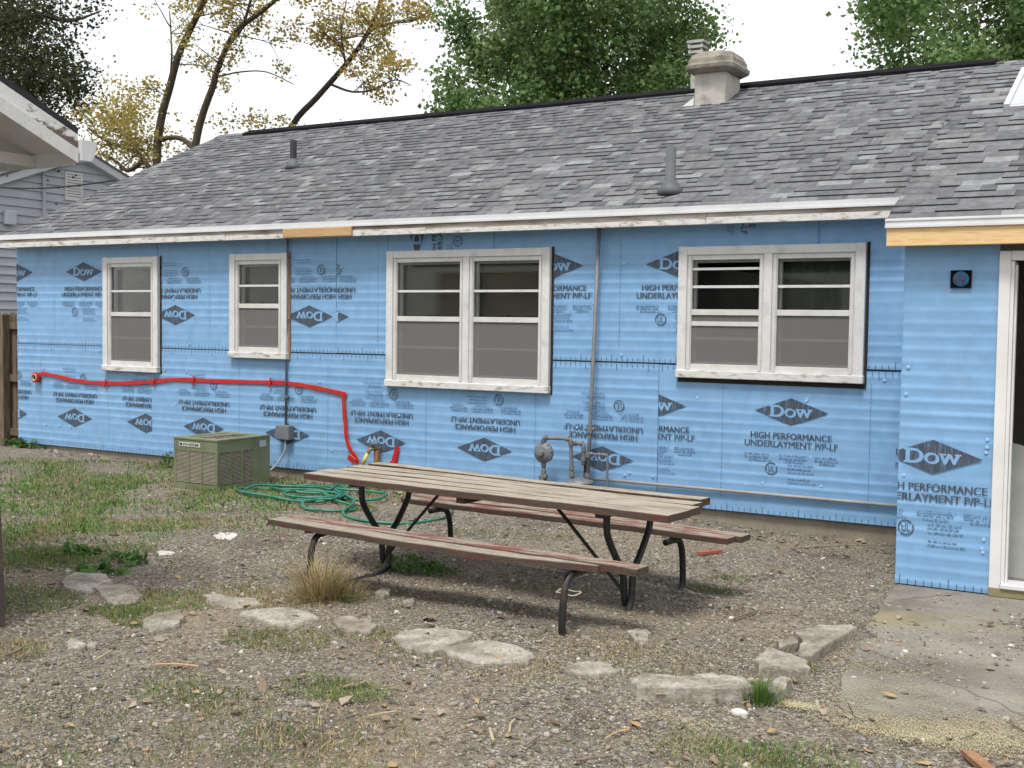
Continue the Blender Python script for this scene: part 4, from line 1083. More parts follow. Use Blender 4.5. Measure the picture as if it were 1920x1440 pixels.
mb = MB(); mb.lathe([(0.030,0.0),(0.062,0.0),(0.064,0.055),(0.047,0.058),(0.045,0.03),(0.028,0.028)], (-3.30, yt+0.005, 0.815), 'y', 22); mb.build('roll', M['red'], tape, smooth=False)
mb = MB(); mb.lathe([(0.028,0.005),(0.046,0.005),(0.046,0.062),(0.038,0.064),(0.036,0.02)], (-3.30, yt+0.003, 0.815), 'y', 22); mb.build('cardboard_core', mat('cardboard_core', [(0.45,0.38,0.30)], rough=0.8), tape)
mb = MB(); ribbon(mb, curve([(2.105,yt,0.318),(2.09,yt,0.25),(2.06,yt,0.15),(2.03,yt,0.04)],4), 0.062, 0.012, yt); ribbon(mb, [(2.03,yt-0.014,0.165),(2.065,yt-0.014,0.15)], 0.03, 0.006, yt)
tag(mb.build('red_tape', M['red'], origin=(2.07,yt,0.04)), 'short red tape strip hanging low on the blue wall beside the tap', 'tape')

# ------------------------------------------------------------------ hose
M['hose'] = mat('green_garden_hose', [(0.010,0.105,0.065),(0.018,0.150,0.095),(0.03,0.19,0.12)], scale=5, rough=0.4, spec=0.45)
def loop(cx, cy, rx, ry, a0, a1, n, wob=0.03, ph=0):
    out = []
    for i in range(n):
        a = math.radians(a0 + (a1-a0)*i/(n-1))
        k = 1 + wob*math.sin(3*a+ph)
        out.append((cx+rx*k*math.cos(a), cy+ry*k*math.sin(a)))
    return out
hp = [(1.80,-0.20,0.13),(1.74,-0.23,-0.02)]
path2 = [(1.66,-0.30)] + loop(1.45,-0.62,0.38,0.30,60,420,14,0.05,1) + loop(1.55,-0.95,0.50,0.34,60,420,16,0.06,2) + loop(1.85,-0.98,0.30,0.26,70,430,14,0.03,0) + loop(1.60,-1.00,0.58,0.36,80,395,14,0.05,3) + loop(2.30,-1.32,0.25,0.20,110,470,12,0.03,1) + loop(2.12,-0.72,0.33,0.24,200,520,12,0.05,4) + [(2.45,-1.15),(2.60,-1.50),(2.90,-1.62),(3.25,-1.45),(3.38,-1.10),(3.30,-0.85)]
k = len(path2)
for i, (x, y) in enumerate(path2):
    hp.append((x, y, float(gz(x,y))+0.018+0.016*((i//7) % 3)+0.006*math.sin(i)))
mb = MB(); mb.tube(curve(hp, 4), 0.0125, 7)
tag(mb.build('garden_hose', M['hose'], smooth=True, origin=(1.7,-0.9,-0.1)), 'green garden hose lying in loose coils beside the air conditioner', 'hose')

# ------------------------------------------------------------------ wooden fence
M['fence'] = mat('brown_weathered_fence', [(0.085,0.062,0.042),(0.14,0.108,0.075),(0.19,0.15,0.105)], scale=5, rough=0.9, stretch=(8,8,0.8), bump=0.4, fine=0.15)
fence = empty('wooden_fence', (-5.0, 0.15, -0.08), 'brown wooden dog-eared picket fence between the blue house and the grey house', 'fence')
x = -3.80
while x > -7.2:
    x0 = x-0.138; z1 = 1.60+random.uniform(-0.012,0.012); c_ = 0.035
    mb = MB(); mb.prism([(x0,-0.10),(x,-0.10),(x,z1-c_),(x-c_,z1),(x0+c_,z1),(x0,z1-c_)], 0.14, 0.16); mb.build('picket', M['fence'], fence)
    x -= 0.147
for z in (0.10, 0.78, 1.44):
    mb = MB(); mb.box(-7.2, -3.80, 0.098, 0.138, z-0.045, z+0.045); mb.build('rail', M['fence'], fence)
for x in (-4.06, -6.4):
    mb = MB(); mb.box(x-0.05, x+0.05, 0.0, 0.096, -0.12, 1.57); mb.build('post', M['fence'], fence)

# ------------------------------------------------------------------ garage corner on the left
M['peel'] = mat('peeling_white_rake_board', [(0.66,0.65,0.63),(0.62,0.61,0.59),(0.135,0.105,0.085)], scale=2.6, rough=0.8, lo=0.44, hi=0.56, stretch=(1,2.2,5), bump=0.3, fine=0.08)
M['gar_soffit'] = mat('painted_soffit', [(0.50,0.49,0.46),(0.58,0.57,0.54)], scale=3, rough=0.8, fine=0.06)
gar = empty('garage', (2.4, -7.5, -0.13), 'old white garage with peeling rake board and overhanging eave', 'garage')
gx, gy = 3.36, -5.40; sl3 = 0.42
mb = MB(); mb.box(gx-4.5, gx, gy-6.0, gy, -0.14, 2.30)
mb.build('wall', M['gar_soffit'], gar)
mb = MB(); mb.hexa([(gx+0.02,gy-0.08,-0.14),(gx+0.085,gy-0.08,-0.14),(gx+0.085,gy,-0.14),(gx+0.02,gy,-0.14),(gx+0.001,gy-0.08,0.55),(gx+0.045,gy-0.08,0.55),(gx+0.045,gy,0.55),(gx+0.001,gy,0.55)]); mb.build('corner_board', mat('rusty_brown_corner_trim', [(0.06,0.05,0.045),(0.11,0.08,0.06)], rough=0.8, scale=8), gar)
ey, ez, rx = -5.09, 2.40, 3.66                     # eave line, rake plane
def gslope(y): return ez + sl3*(ey-y)
ry = gy-3.0
mb = MB(); V = [(rx-5.0,ey,ez+0.13),(rx-5.0,ry,gslope(ry)+0.13),(rx,ry,gslope(ry)+0.13),(rx,ey,ez+0.13)]; V += [(p[0],p[1],p[2]+0.035) for p in V]; mb.hexa(V)
V = [(rx-5.0,ry,gslope(ry)+0.13),(rx-5.0,2*ry-ey,ez+0.13),(rx,2*ry-ey,ez+0.13),(rx,ry,gslope(ry)+0.13)]; V += [(p[0],p[1],p[2]+0.035) for p in V]; mb.hexa(V)
mb.build('roof', M['decking'], gar)
def slab_y(x0, x1, ya, yb, off0, off1, name, mt, par=gar):
    mb = MB(); mb.hexa([(x0,ya,gslope(ya)+off0),(x1,ya,gslope(ya)+off0),(x1,yb,gslope(yb)+off0),(x0,yb,gslope(yb)+off0),(x0,ya,gslope(ya)+off1),(x1,ya,gslope(ya)+off1),(x1,yb,gslope(yb)+off1),(x0,yb,gslope(yb)+off1)]); return mb.build(name, mt, par)
slab_y(rx-0.022, rx, ry, ey, 0.035, 0.128, 'rake_board', M['peel'])
slab_y(rx+0.001, rx+0.014, ry, ey-0.01, -0.030, 0.045, 'rake_trim', M['white_paint'])
slab_y(gx-0.9, rx-0.023, ry, ey-0.02, 0.028, 0.036, 'rake_soffit', M['gar_soffit'])
mb = MB(); mb.box(rx-5.0, rx-0.024, ey-0.018, ey, ez-0.035, ez+0.125); mb.build('eave_board', M['gar_soffit'], gar)
for k in range(3):
    d = MB(); xx = gx-0.05-0.42*k; d.box(xx-0.02, xx+0.02, gy, ey-0.02, ez-0.03, ez+0.03); d.build('lookout', M['gar_soffit'], gar)
mb = MB(); mb.add([(rx-0.06,ey+0.001,ez+0.10),(rx-0.06,ey+0.10,ez+0.10),(rx-0.06,ey+0.085,ez+0.02),(rx-0.06,ey+0.06,ez-0.01),(rx-0.06,ey+0.001,ez-0.01),(rx+0.03,ey+0.001,ez+0.10),(rx+0.03,ey+0.10,ez+0.10),(rx+0.03,ey+0.085,ez+0.02),(rx+0.03,ey+0.06,ez-0.01),(rx+0.03,ey+0.001,ez-0.01)], [(0,1,2,3,4),(9,8,7,6,5),(0,5,6,1),(1,6,7,2),(2,7,8,3),(3,8,9,4),(4,9,5,0)]); mb.build('gutter_end', M['drip'], gar)

# ------------------------------------------------------------------ neighbour's grey house
M['siding'] = mat('grey_blue_vinyl_siding', [(0.36,0.385,0.43),(0.41,0.435,0.48)], scale=2, rough=0.5, spec=0.3)
NX = -10.0
nb = empty('neighbour_house', (NX-3, 6.08, -0.1), 'grey house with horizontal lap siding and a white louvred gable vent', 'house')
ayy, azz, nsl = 6.08, 4.70, 0.373; n0, n1 = 2.6, 9.56
nz_e = azz-nsl*(n1-ayy)
mb = MB(); mb.box(NX-7, NX-0.02, n0, n1, -0.1, nz_e); mb.build('wall_core', M['room'], nb)
mb = MB(); mb.add([(NX-0.02,n0,nz_e),(NX-0.02,n1,nz_e),(NX-0.02,ayy,azz),(NX-7,n0,nz_e),(NX-7,n1,nz_e),(NX-7,ayy,azz)], [(0,1,2),(5,4,3),(0,3,4,1),(1,4,5,2),(2,5,3,0)]); mb.build('gable_core', M['room'], nb)
z = -0.05; ex = 0.158
while z < azz-0.05:
    t_ = min(z+ex, azz)
    y0 = n0 if z < nz_e else ayy-(azz-z)/nsl; y1 = n1 if z < nz_e else ayy+(azz-z)/nsl
    if y1-y0 > 0.2:
        mb = MB(); yb0, yb1 = (y0, y1) if t_ < nz_e else (ayy-(azz-t_)/nsl, ayy+(azz-t_)/nsl)
        mb.hexa([(NX-0.02,y0,z),(NX+0.026,y0,z),(NX+0.026,y1,z),(NX-0.02,y1,z),(NX-0.02,yb0,t_),(NX-0.008,yb0,t_),(NX-0.008,yb1,t_),(NX-0.02,yb1,t_)])
        mb.build('siding_board', M['siding'], nb)
    z += ex
for s_ in (-1, 1):
    mb = MB(); e_y = ayy+s_*(n1-ayy+0.25); e_z = azz-nsl*(n1-ayy+0.25)
    P = [(NX-7.1,ayy,azz+0.06),(NX+0.16,ayy,azz+0.06),(NX+0.16,e_y,e_z+0.06),(NX-7.1,e_y,e_z+0.06)]; mb.hexa([*P, *[(p[0],p[1],p[2]+0.05) for p in P]]); mb.build('roof', M['shingles'][4], nb)
    mb = MB(); P = [(NX+0.0,ayy,azz-0.08),(NX+0.15,ayy,azz-0.08),(NX+0.15,e_y,e_z-0.08),(NX+0.0,e_y,e_z-0.08)]; mb.hexa([*P, *[(p[0],p[1],p[2]+0.138) for p in P]]); mb.build('rake_board', mat('grey_white_rake', [(0.46,0.49,0.53)], rough=0.5), nb)
vy0, vy1, vz0, vz1 = 5.70, 6.10, 3.80, 4.34
mb = MB(); fw = 0.035
mb.box(NX+0.005, NX+0.05, vy0, vy0+fw, vz0, vz1); mb.box(NX+0.005, NX+0.05, vy1-fw, vy1, vz0, vz1); mb.box(NX+0.005, NX+0.048, vy0+fw, vy1-fw, vz0, vz0+fw); mb.box(NX+0.005, NX+0.048, vy0+fw, vy1-fw, vz1-fw, vz1)
mb.box(NX+0.0145, NX+0.018, vy0+fw, vy1-fw, vz0+fw, vz1-fw)
vent = mb.build('gable_vent', M['drip'], nb)
for k in range(9):
    mb = MB(); zz = vz0+0.05+k*0.052; mb.hexa([(NX+0.018,vy0+fw,zz),(NX+0.045,vy0+fw,zz-0.02),(NX+0.045,vy1-fw,zz-0.02),(NX+0.018,vy1-fw,zz),(NX+0.018,vy0+fw,zz+0.03),(NX+0.045,vy0+fw,zz+0.008),(NX+0.045,vy1-fw,zz+0.008),(NX+0.018,vy1-fw,zz+0.03)]); mb.build('slat', M['drip'], vent)
mb = MB(); mb.box(NX+0.015, NX+0.06, 5.19, 5.25, -0.05, 4.30); mb.build('downpipe', M['siding'], nb)
p = onX(14, 408, NX); mb = MB(); mb.box(NX+0.015, NX+0.12, p[1]-0.11, p[1]+0.11, p[2]-0.13, p[2]+0.12); mb.build('meter_box', mat('pale_meter_box', [(0.40,0.45,0.50)], rough=0.5), nb, bevel=0.01)
mb = MB(); a = onX(-60, 345, NX+0.3); b_ = onX(215, 338, -6.0)
mb.tube([Vector(a)+(Vector(b_)-Vector(a))*(k/14) - Vector((0,0,0.10*math.sin(math.pi*k/14))) for k in range(15)], 0.014, 6)
tag(mb.build('overhead_cable', M['frame'], origin=tuple(a)), 'thin dark overhead cable crossing the grey house gable', 'cable')

# ------------------------------------------------------------------ broken concrete edging
M['rubble'] = mat('broken_concrete', [(0.19,0.165,0.13),(0.28,0.255,0.215),(0.36,0.335,0.29)], scale=9, rough=0.95, bump=0.7, bscale=45, fine=0.25, fscale=60, detail=8)
M['rubble_pale'] = mat('pale_broken_concrete', [(0.42,0.40,0.37),(0.55,0.53,0.50)], scale=7, rough=0.9, bump=0.5, bscale=45, fine=0.12)
overlay(M['rubble'], 3.1, 0.50, 0.66, (0.125,0.098,0.068), 0.6, detail=9)
overlay(M['rubble'], 5.0, 0.62, 0.70, (0.12,0.125,0.07), 0.4, detail=8)
def stone(outline, h, label, mt='rubble', seed=0, tilt=0.0):
    r = random.Random(seed); zc = -0.125
    P = [onZ(px, py, zc+h) for px, py in outline]
    n0 = len(P); pts = []
    for i in range(n0):
        a, b = P[i], P[(i+1) % n0]
        for k in range(3):
            q = a+(b-a)*k/3; pts.append((q[0]+r.uniform(-.013,.013), q[1]+r.uniform(-.013,.013)))
    n = len(pts); cx = sum(p[0] for p in pts)/n; cy = sum(p[1] for p in pts)/n
    gnd = float(gz(cx, cy)); mb = MB(); V = []
    for sc_, dz, jt in ((1.04, None, 0), (1.0, -0.009, 0.006), (0.965, 0.0, 0.005), (0.62, 0.003, 0.006), (0.28, 0.003, 0.006)):
        for (x, y) in pts:
            xx, yy = cx+(x-cx)*sc_, cy+(y-cy)*sc_
            z = gnd-0.07 if dz is None else max(gnd+0.004, zc+h+dz+tilt*(yy-cy)+r.uniform(-jt, jt))
            V.append((xx, yy, z))
    V.append((cx, cy, zc+h+0.004))
    Fs = []
    for k in range(4):
        for i in range(n): Fs.append((k*n+i, k*n+(i+1)%n, (k+1)*n+(i+1)%n, (k+1)*n+i))
    for i in range(n): Fs.append((4*n+i, 4*n+(i+1)%n, 5*n))
    mb.add(V, Fs)
    return tag(mb.build('concrete_chunk', M[mt], origin=(cx, cy, gnd)), label, 'rubble', 'broken concrete edging chunks')
bm = bmesh.new(); bmesh.ops.create_icosphere(bm, subdivisions=2, radius=1.0); COB_V = [tuple(v.co) for v in bm.verts]; bm.verts.index_update(); COB_F = [tuple(v.index for v in f_.verts) for f_ in bm.faces]; bm.free()
ST = [
 ([(115,1085),(140,1072),(200,1075),(205,1090),(172,1102),(170,1112),(118,1100)], .035, 'grey concrete slab piece half sunk in grass, end of the edging near the garage', 'rubble'),
 ([(172,1100),(205,1092),(255,1098),(268,1115),(255,1130),(215,1132),(200,1125)], .032, 'grey concrete slab piece with a sharp raised edge, second in the edging from the garage', 'rubble'),
 ([(262,1168),(290,1148),(330,1145),(347,1158),(335,1170),(283,1184)], .025, 'pale flat concrete piece lying alone in front of the edging row', 'rubble'),
 ([(380,1115),(400,1110),(430,1118),(480,1122),(490,1132),(440,1140),(395,1135)], .014, 'thin grey slab almost buried in gravel left of the straw tuft', 'rubble'),
 ([(450,1150),(470,1140),(545,1138),(590,1150),(598,1160),(545,1174),(500,1166)], .028, 'low rounded slab just in front of the dry straw tuft', 'rubble'),
 ([(620,1164),(640,1154),(690,1160),(708,1172),(690,1183),(640,1181)], .030, 'small mossy slab between the straw tuft and the two big flat slabs', 'rubble'),
 ([(731,1194),(765,1181),(820,1177),(885,1184),(889,1191),(840,1213),(810,1222),(765,1214)], .030, 'big flat sandy slab with an angular outline before the table', 'rubble'),
 ([(826,1216),(870,1205),(925,1199),(980,1212),(1008,1229),(990,1238),(890,1242),(850,1229)], .036, 'big domed pale slab with a rounded right end before the table', 'rubble'),
 ([(1058,1250),(1100,1237),(1140,1241),(1165,1256),(1120,1264),(1070,1263)], .030, 'low pale stone sunk in rusty litter near the bench leg', 'rubble'),
 ([(1183,1272),(1215,1262),(1250,1266),(1300,1268),(1318,1262),(1372,1265),(1406,1272),(1412,1284),(1340,1288),(1240,1286),(1195,1284)], .062, 'long thick kerb-like concrete block with a rough front face', 'rubble'),
 ([(1414,1234),(1436,1214),(1466,1219),(1512,1236),(1514,1250),(1496,1260),(1468,1250),(1425,1248)], .038, 'wedge shaped concrete chunk with grass growing at its foot', 'rubble'),
 ([(1488,1182),(1540,1171),(1600,1170),(1603,1178),(1572,1198),(1522,1228),(1488,1222),(1508,1202)], .040, 'long slanting concrete slab beside the door apron', 'rubble'),
 ([(1456,1202),(1490,1195),(1500,1206),(1465,1214)], .030, 'thin concrete shard tucked behind the slanting slab', 'rubble'),
 ([(1432,1288),(1468,1266),(1484,1270),(1478,1284),(1450,1300)], .030, 'small angular concrete chunk between grass tuft and apron', 'rubble'),
 ([(1176,1182),(1195,1177),(1219,1180),(1216,1198),(1200,1202),(1182,1193)], .032, 'small square grey stone near the foot of the table leg', 'rubble'),
 ([(122,1201),(130,1196),(158,1200),(160,1210),(130,1216)], .022, 'bluish grey broken stone lying by the garage corner', 'rubble'),
 ([(163,1200),(172,1197),(180,1205),(176,1213),(165,1211)], .016, 'little round grey stone beside the bluish broken stone', 'rubble'),
 ([(397,1003),(405,998),(441,1000),(444,1006),(430,1013),(405,1011)], .022, 'bright white flat stone in the gravel near the bench end', 'rubble_pale'),
 ([(295,1035),(303,1031),(325,1035),(322,1040),(300,1040)], .018, 'bright white chip of rubble lying among sticks', 'rubble_pale'),
 ([(700,1110),(718,1100),(735,1103),(732,1113),(712,1116)], .035, 'dusty grey stone in the shade under the table', 'rubble'),
 ([(750,1125),(775,1121),(778,1130),(760,1134)], .025, 'flat grey stone half buried in the shade under the table', 'rubble'),
]
c = onZ(1386, 1337, -0.125); mb = MB(); mb.add([(c[0]+v[0]*.042*(1+.1*math.sin(9*v[1])), c[1]+v[1]*.030, float(gz(c[0],c[1]))+.010+v[2]*.020) for v in COB_V], COB_F)
tag(mb.build('cobble', M['rubble_pale'], smooth=True, origin=(c[0],c[1],float(gz(c[0],c[1])))), 'smooth pale cobble lying before the thick kerb block', 'stone')
for i, (o_, h, lab, mt) in enumerate(ST): stone(o_, h, lab, mt, i)

# ------------------------------------------------------------------ gravel, litter, grass
def rotz(V, a):
    c, s = np.cos(a)[:,None], np.sin(a)[:,None]
    return np.stack([V[...,0]*c - V[...,1]*s, V[...,0]*s + V[...,1]*c, V[...,2]], -1)
OCT_V = np.array([(1,0,0),(0,1,0),(-1,0,0),(0,-1,0),(0,0,1),(0,0,-1)], float)
OCT_F = np.array([(0,1,4),(1,2,4),(2,3,4),(3,0,4),(1,0,5),(2,1,5),(3,2,5),(0,3,5)])
ph = (1+5**.5)/2
ICO_V = np.array([(-1,ph,0),(1,ph,0),(-1,-ph,0),(1,-ph,0),(0,-1,ph),(0,1,ph),(0,-1,-ph),(0,1,-ph),(ph,0,-1),(ph,0,1),(-ph,0,-1),(-ph,0,1)])/math.hypot(1,ph)
ICO_F = np.array([(0,11,5),(0,5,1),(0,1,7),(0,7,10),(0,10,11),(1,5,9),(5,11,4),(11,10,2),(10,7,6),(7,1,8),(3,9,4),(3,4,2),(3,2,6),(3,6,8),(3,8,9),(4,9,5),(2,4,11),(6,2,10),(8,6,7),(9,8,1)])
def scatter(n, rmin=2.2, rmax=13.5):
    """places on the yard, thinning out with distance from the middle of the view"""
    X = []; Y = []
    while sum(map(len, X)) < n:
        r = rng.uniform(rmin, rmax, n*2); a = rng.uniform(-0.60, 0.60, n*2)
        d = np.stack([F[0]*np.cos(a)-F[1]*np.sin(a), F[0]*np.sin(a)+F[1]*np.cos(a)], 1)/math.hypot(F[0],F[1])
        x, y = CAM[0]+d[:,0]*r, CAM[1]+d[:,1]*r
        ok = (y < -0.06) & (x > -6) & ~((x > 7.2) & (y > -1.55))
        X.append(x[ok]); Y.append(y[ok])
    return np.concatenate(X)[:n], np.concatenate(Y)[:n]
def in_slab(x, y):
    px = np.array([p[0] for p in pts_slab]); py = np.array([p[1] for p in pts_slab]); c = np.zeros(len(x), bool); j = len(px)-1
    for i in range(len(px)):
        cond = ((py[i] > y) != (py[j] > y)) & (x < (px[j]-px[i])*(y-py[i])/(py[j]-py[i]+1e-12)+px[i]); c ^= cond; j = i
    return c
pts_slab = [p for p in pts]
def vnoise(x, y, s, seed=0):
    a = np.sin(x*s*1.0+seed)*np.cos(y*s*1.3+seed*2) + 0.6*np.sin(x*s*2.3+y*s*1.7+seed*3) + 0.4*np.cos(y*s*3.9-x*s*3.1+seed)
    return a/2.0
def grassy(x, y):
    g1 = smooth(2.9, 0.8, x)*smooth(-5.1, -4.0, y)*0.85
    g1 = g1*np.clip(0.55+0.9*vnoise(x, y, 2.6, 1), 0, 1)
    return g1
GR = [(0.30,0.278,0.235),(0.218,0.190,0.146),(0.11,0.096,0.082),(0.50,0.47,0.42),(0.25,0.19,0.13),(0.19,0.187,0.19)]
gm = [mat('gravel_stone_%d' % i, [tuple(0.82*v for v in c), c, tuple(1.15*v for v in c)], scale=30, rough=0.9, fine=0.15, fscale=120, spec=0.2) for i, c in enumerate(GR)]
def pebbles(name, n, s0, s1, TV, TF, dens=1.0, label=None):
    x, y = scatter(n)
    keep = rng.random(n) > np.clip(grassy(x, y)*1.0, 0, 0.85)
    sl = in_slab(x, y); keep &= ~(sl & (rng.random(n) > 0.05))
    keep &= rng.random(n) < np.clip(0.80+0.45*vnoise(x, y, 1.9, 9), 0.25, 1)
    ii = np.where(sl)[0]
    if len(ii):
        A_ = np.array(pts_slab); B_ = np.roll(A_, -1, 0); P_ = np.stack([x[ii], y[ii]], 1); dm = np.full(len(ii), 9.0)
        for a_, b_ in list(zip(A_, B_))[:86]:
            d_ = b_-a_; t_ = np.clip(((P_-a_)@d_)/(d_@d_+1e-12), 0, 1); dm = np.minimum(dm, np.linalg.norm(P_-a_-t_[:,None]*d_, axis=1))
        wd_ = 0.05+0.07*np.clip(vnoise(P_[:,0], P_[:,1], 4.0, 3)+.5, 0, 1)
        keep[ii] |= rng.random(len(ii)) < np.exp(-(dm/wd_)**1.5)*0.95
    pile = np.exp(-(((x-7.95)/0.35)**2+((y+3.55)/0.20)**2))
    keep |= sl & (rng.random(n) < pile*0.9)
    x, y = x[keep], y[keep]; n = len(x)
    s = s0*(s1/s0)**(rng.random(n)**1.8)
    sz = np.stack([s*rng.uniform(.75,1.3,n), s*rng.uniform(.6,1.1,n), s*rng.uniform(.4,.75,n)], 1)
    V = TV[None]*sz[:,None,:]*rng.uniform(.78,1.22,(n,len(TV),1))
    tilt = rng.normal(0,.25,(n,1)); V[...,2] += V[...,0]*tilt
    V = rotz(V, rng.uniform(0,6.28,n))
    z = np.where(in_slab(x,y), SLAB_Z, gz(x,y)) + sz[:,2]*0.35
    V = V + np.stack([x,y,z],1)[:,None,:]
    T = TF[None]+np.arange(n)[:,None,None]*len(TV)
    mi = rng.choice(6, n, p=[.25,.27,.21,.035,.135,.10])
    o = np_obj(name, V.reshape(-1,3), T.reshape(-1,3), gm, np.repeat(mi, len(TF)))
    tag(o, label, 'gravel', kind='stuff')
pebbles('gravel', 190000, 0.0040, 0.0115, OCT_V, OCT_F, label='fine grey brown gravel covering the yard')
pebbles('coarse_gravel', 9000, 0.009, 0.021, ICO_V, ICO_F, label='coarser loose stones strewn over the gravel yard')

def blades(x, y, L, w, lean, seed=0, z=None, ang=None):
    n = len(x); a = rng.uniform(0, 6.28, n) if ang is None else ang; d = np.stack([np.cos(a), np.sin(a)], 1); pr = np.stack([-d[:,1], d[:,0]], 1)
    z0 = gz(x, y) - 0.004 if z is None else z
    up = L*np.sqrt(np.clip(1-lean**2, 0.02, 1)); out = L*lean
    V = np.zeros((n,5,3))
    for k, (t, ww) in enumerate(((0,-1),(0,1),(.55,-.7),(.55,.7),(1,0))):
        V[:,k,0] = x + d[:,0]*out*t**1.5 + pr[:,0]*w*ww/2
        V[:,k,1] = y + d[:,1]*out*t**1.5 + pr[:,1]*w*ww/2
        V[:,k,2] = z0 + up*t*(1-0.25*lean*t)
    T = np.array([(0,1,2),(1,3,2),(2,3,4)])[None]+np.arange(n)[:,None,None]*5
    return V.reshape(-1,3), T.reshape(-1,3), n
def join(parts):
    V = []; T = []; Mi = []; o = 0
    for v, t, m_ in parts: V.append(v); T.append(t+o); Mi.append(m_); o += len(v)
    return np.concatenate(V), np.concatenate(T), np.concatenate(Mi)
M['grass'] = [leafmat('fresh_green_grass', [(0.085,0.175,0.030),(0.140,0.255,0.055)], 0.3), leafmat('dull_olive_grass', [(0.105,0.120,0.042),(0.165,0.170,0.070)], 0.3), leafmat('dry_straw_grass', [(0.30,0.225,0.11),(0.42,0.33,0.18)], 0.25)]
parts = []
x, y = scatter(190000, 5.0, 14)
p = grassy(x, y); k = rng.random(len(x)) < p*1.25; x, y = x[k], y[k]; n = len(x)
fresh = np.clip(0.5+1.2*vnoise(x, y, 3.4, 5), 0, 1)
kind = np.where(rng.random(n) < 0.25+fresh*0.75, 0, np.where(rng.random(n) < 0.55, 1, 2))
v, t, n = blades(x, y, rng.uniform(.02,.085,n), rng.uniform(.004,.009,n)*np.where(kind == 0, 1.6, 1.0), rng.uniform(.3,.95,n)); parts.append((v, t, np.repeat(kind,3)))
# scattered low patches: (pixel, radius, count, mix of fresh / dull / straw)
PT = [(130,1335,.22,160,(.3,.6,.1)),(330,1272,.18,140,(.3,.6,.1)),(345,1300,.2,260,(.4,.5,.1)),(600,1292,.18,350,(.4,.5,.1)),(655,1300,.16,350,(.5,.4,.1)),(275,1162,.18,500,(.4,.4,.2)),(215,1150,.15,500,(.5,.4,.1)),
      (320,1128,.25,800,(.35,.45,.2)),(560,1420,.25,200,(.3,.5,.2)),(440,1380,.25,220,(.2,.6,.2)),(250,1400,.25,200,(.2,.6,.2)),(40,1430,.2,200,(.3,.6,.1)),(1300,1290,.1,60,(.5,.4,.1)),(1490,1245,.08,260,(.5,.2,.3)),(1475,1238,.06,150,(.5,.2,.3)),
      (1500,1415,.18,300,(.5,.4,.1)),(1420,1420,.18,300,(.5,.4,.1)),(1340,1415,.2,300,(.3,.4,.3)),(1300,1385,.15,120,(.4,.4,.2)),(1010,1100,.15,90,(.5,.4,.1)),(1330,1105,.12,150,(.5,.4,.1)),(1370,1085,.1,120,(.4,.5,.1)),(900,1000,.2,160,(.4,.4,.2)),(1020,1010,.2,120,(.4,.4,.2)),
      (680,955,.12,260,(.6,.3,.1)),(400,985,.3,300,(.2,.3,.5)),(300,985,.35,900,(.15,.25,.6)),(170,990,.4,900,(.3,.3,.4)),(60,1050,.35,1600,(.45,.35,.2)),(40,1130,.3,1000,(.5,.35,.15)),(130,1045,.25,900,(.5,.3,.2)),(30,1215,.15,300,(.1,.3,.6)),
      (520,1125,.25,500,(.05,.2,.75)),(440,1105,.2,300,(.1,.2,.7)),(690,1190,.15,200,(.2,.4,.4)),(540,1200,.2,350,(.2,.6,.2)),(480,1195,.15,250,(.2,.6,.2)),(950,1255,.25,300,(.0,.2,.8)),(1100,1215,.25,260,(.0,.25,.75)),(760,1225,.15,150,(.2,.5,.3)),(1250,1240,.25,260,(.05,.25,.7)),(430,1320,.2,250,(.1,.5,.4)),(640,1395,.3,350,(.1,.3,.6)),(200,900,.4,900,(.6,.3,.1)),(60,880,.4,900,(.6,.3,.1)),(330,880,.3,500,(.6,.3,.1)),(120,925,.4,1100,(.6,.25,.15)),(230,1035,.2,400,(.6,.3,.1)),(640,1000,.1,60,(.6,.3,.1))]
for px, py, r, n, mixp in PT:
    n = int(n*2.2)
    c = onZ(px, py, -0.12); rr = r*np.sqrt(rng.random(n)); aa = rng.uniform(0,6.28,n)
    x, y = c[0]+rr*np.cos(aa)*1.3, c[1]+rr*np.sin(aa)
    x, y = x[y < -0.05], y[y < -0.05]; n = len(x)
    v, t, n = blades(x, y, rng.uniform(.018,.055,n), rng.uniform(.0025,.006,n), rng.uniform(.3,.97,n)); parts.append((v, t, np.repeat(rng.choice(3, n, p=np.array(mixp)/sum(mixp)), 3)))
# flattened straw bits everywhere
x, y = scatter(4200, 2.5, 13); k = ~in_slab(x, y); x, y = x[k], y[k]; n = len(x)
v, t, n = blades(x, y, rng.uniform(.03,.11,n), rng.uniform(.002,.004,n), rng.uniform(.97,.995,n)); v[:,2] += 0.012; parts.append((v, t, np.full(n*3, 2)))
V, T_, Mi = join(parts)
tag(np_obj('grass', V, T_, M['grass'], Mi), 'sparse green and straw coloured grass growing through the gravel', 'grass', kind='stuff')

def tuft(px, py, n, r, L, lean, mixp, name, label, cat='plant', w=(.003,.006)):
    c = onZ(px, py, -0.125); rr = r*rng.random(n)**0.8; aa = rng.uniform(0,6.28,n)
    x, y = c[0]+rr*np.cos(aa), c[1]+rr*np.sin(aa)
    a = aa
    v, t, n = blades(x, y, rng.uniform(*L, n), rng.uniform(*w, n), np.clip(rng.uniform(*lean, n)*(0.55+0.6*rr/r), .05, .985), ang=a+rng.normal(0,.7,n))
    mi = np.repeat(rng.choice(3, n, p=np.array(mixp)/sum(mixp)), 3)
    return tag(np_obj(name, v, t, M['grass'], mi, origin=(c[0], c[1], float(gz(c[0],c[1])))), label, cat)
tuft(602, 1124, 850, 0.12, (.08,.44), (.45,1.15), (.0,.22,.78), 'straw_tuft', 'tall dry straw tuft growing round the bench leg')
tuft(640, 1125, 350, 0.15, (.06,.18), (.5,.98), (.0,.15,.85), 'straw_tuft', 'flattened spill of straw beside the tall dry tuft')
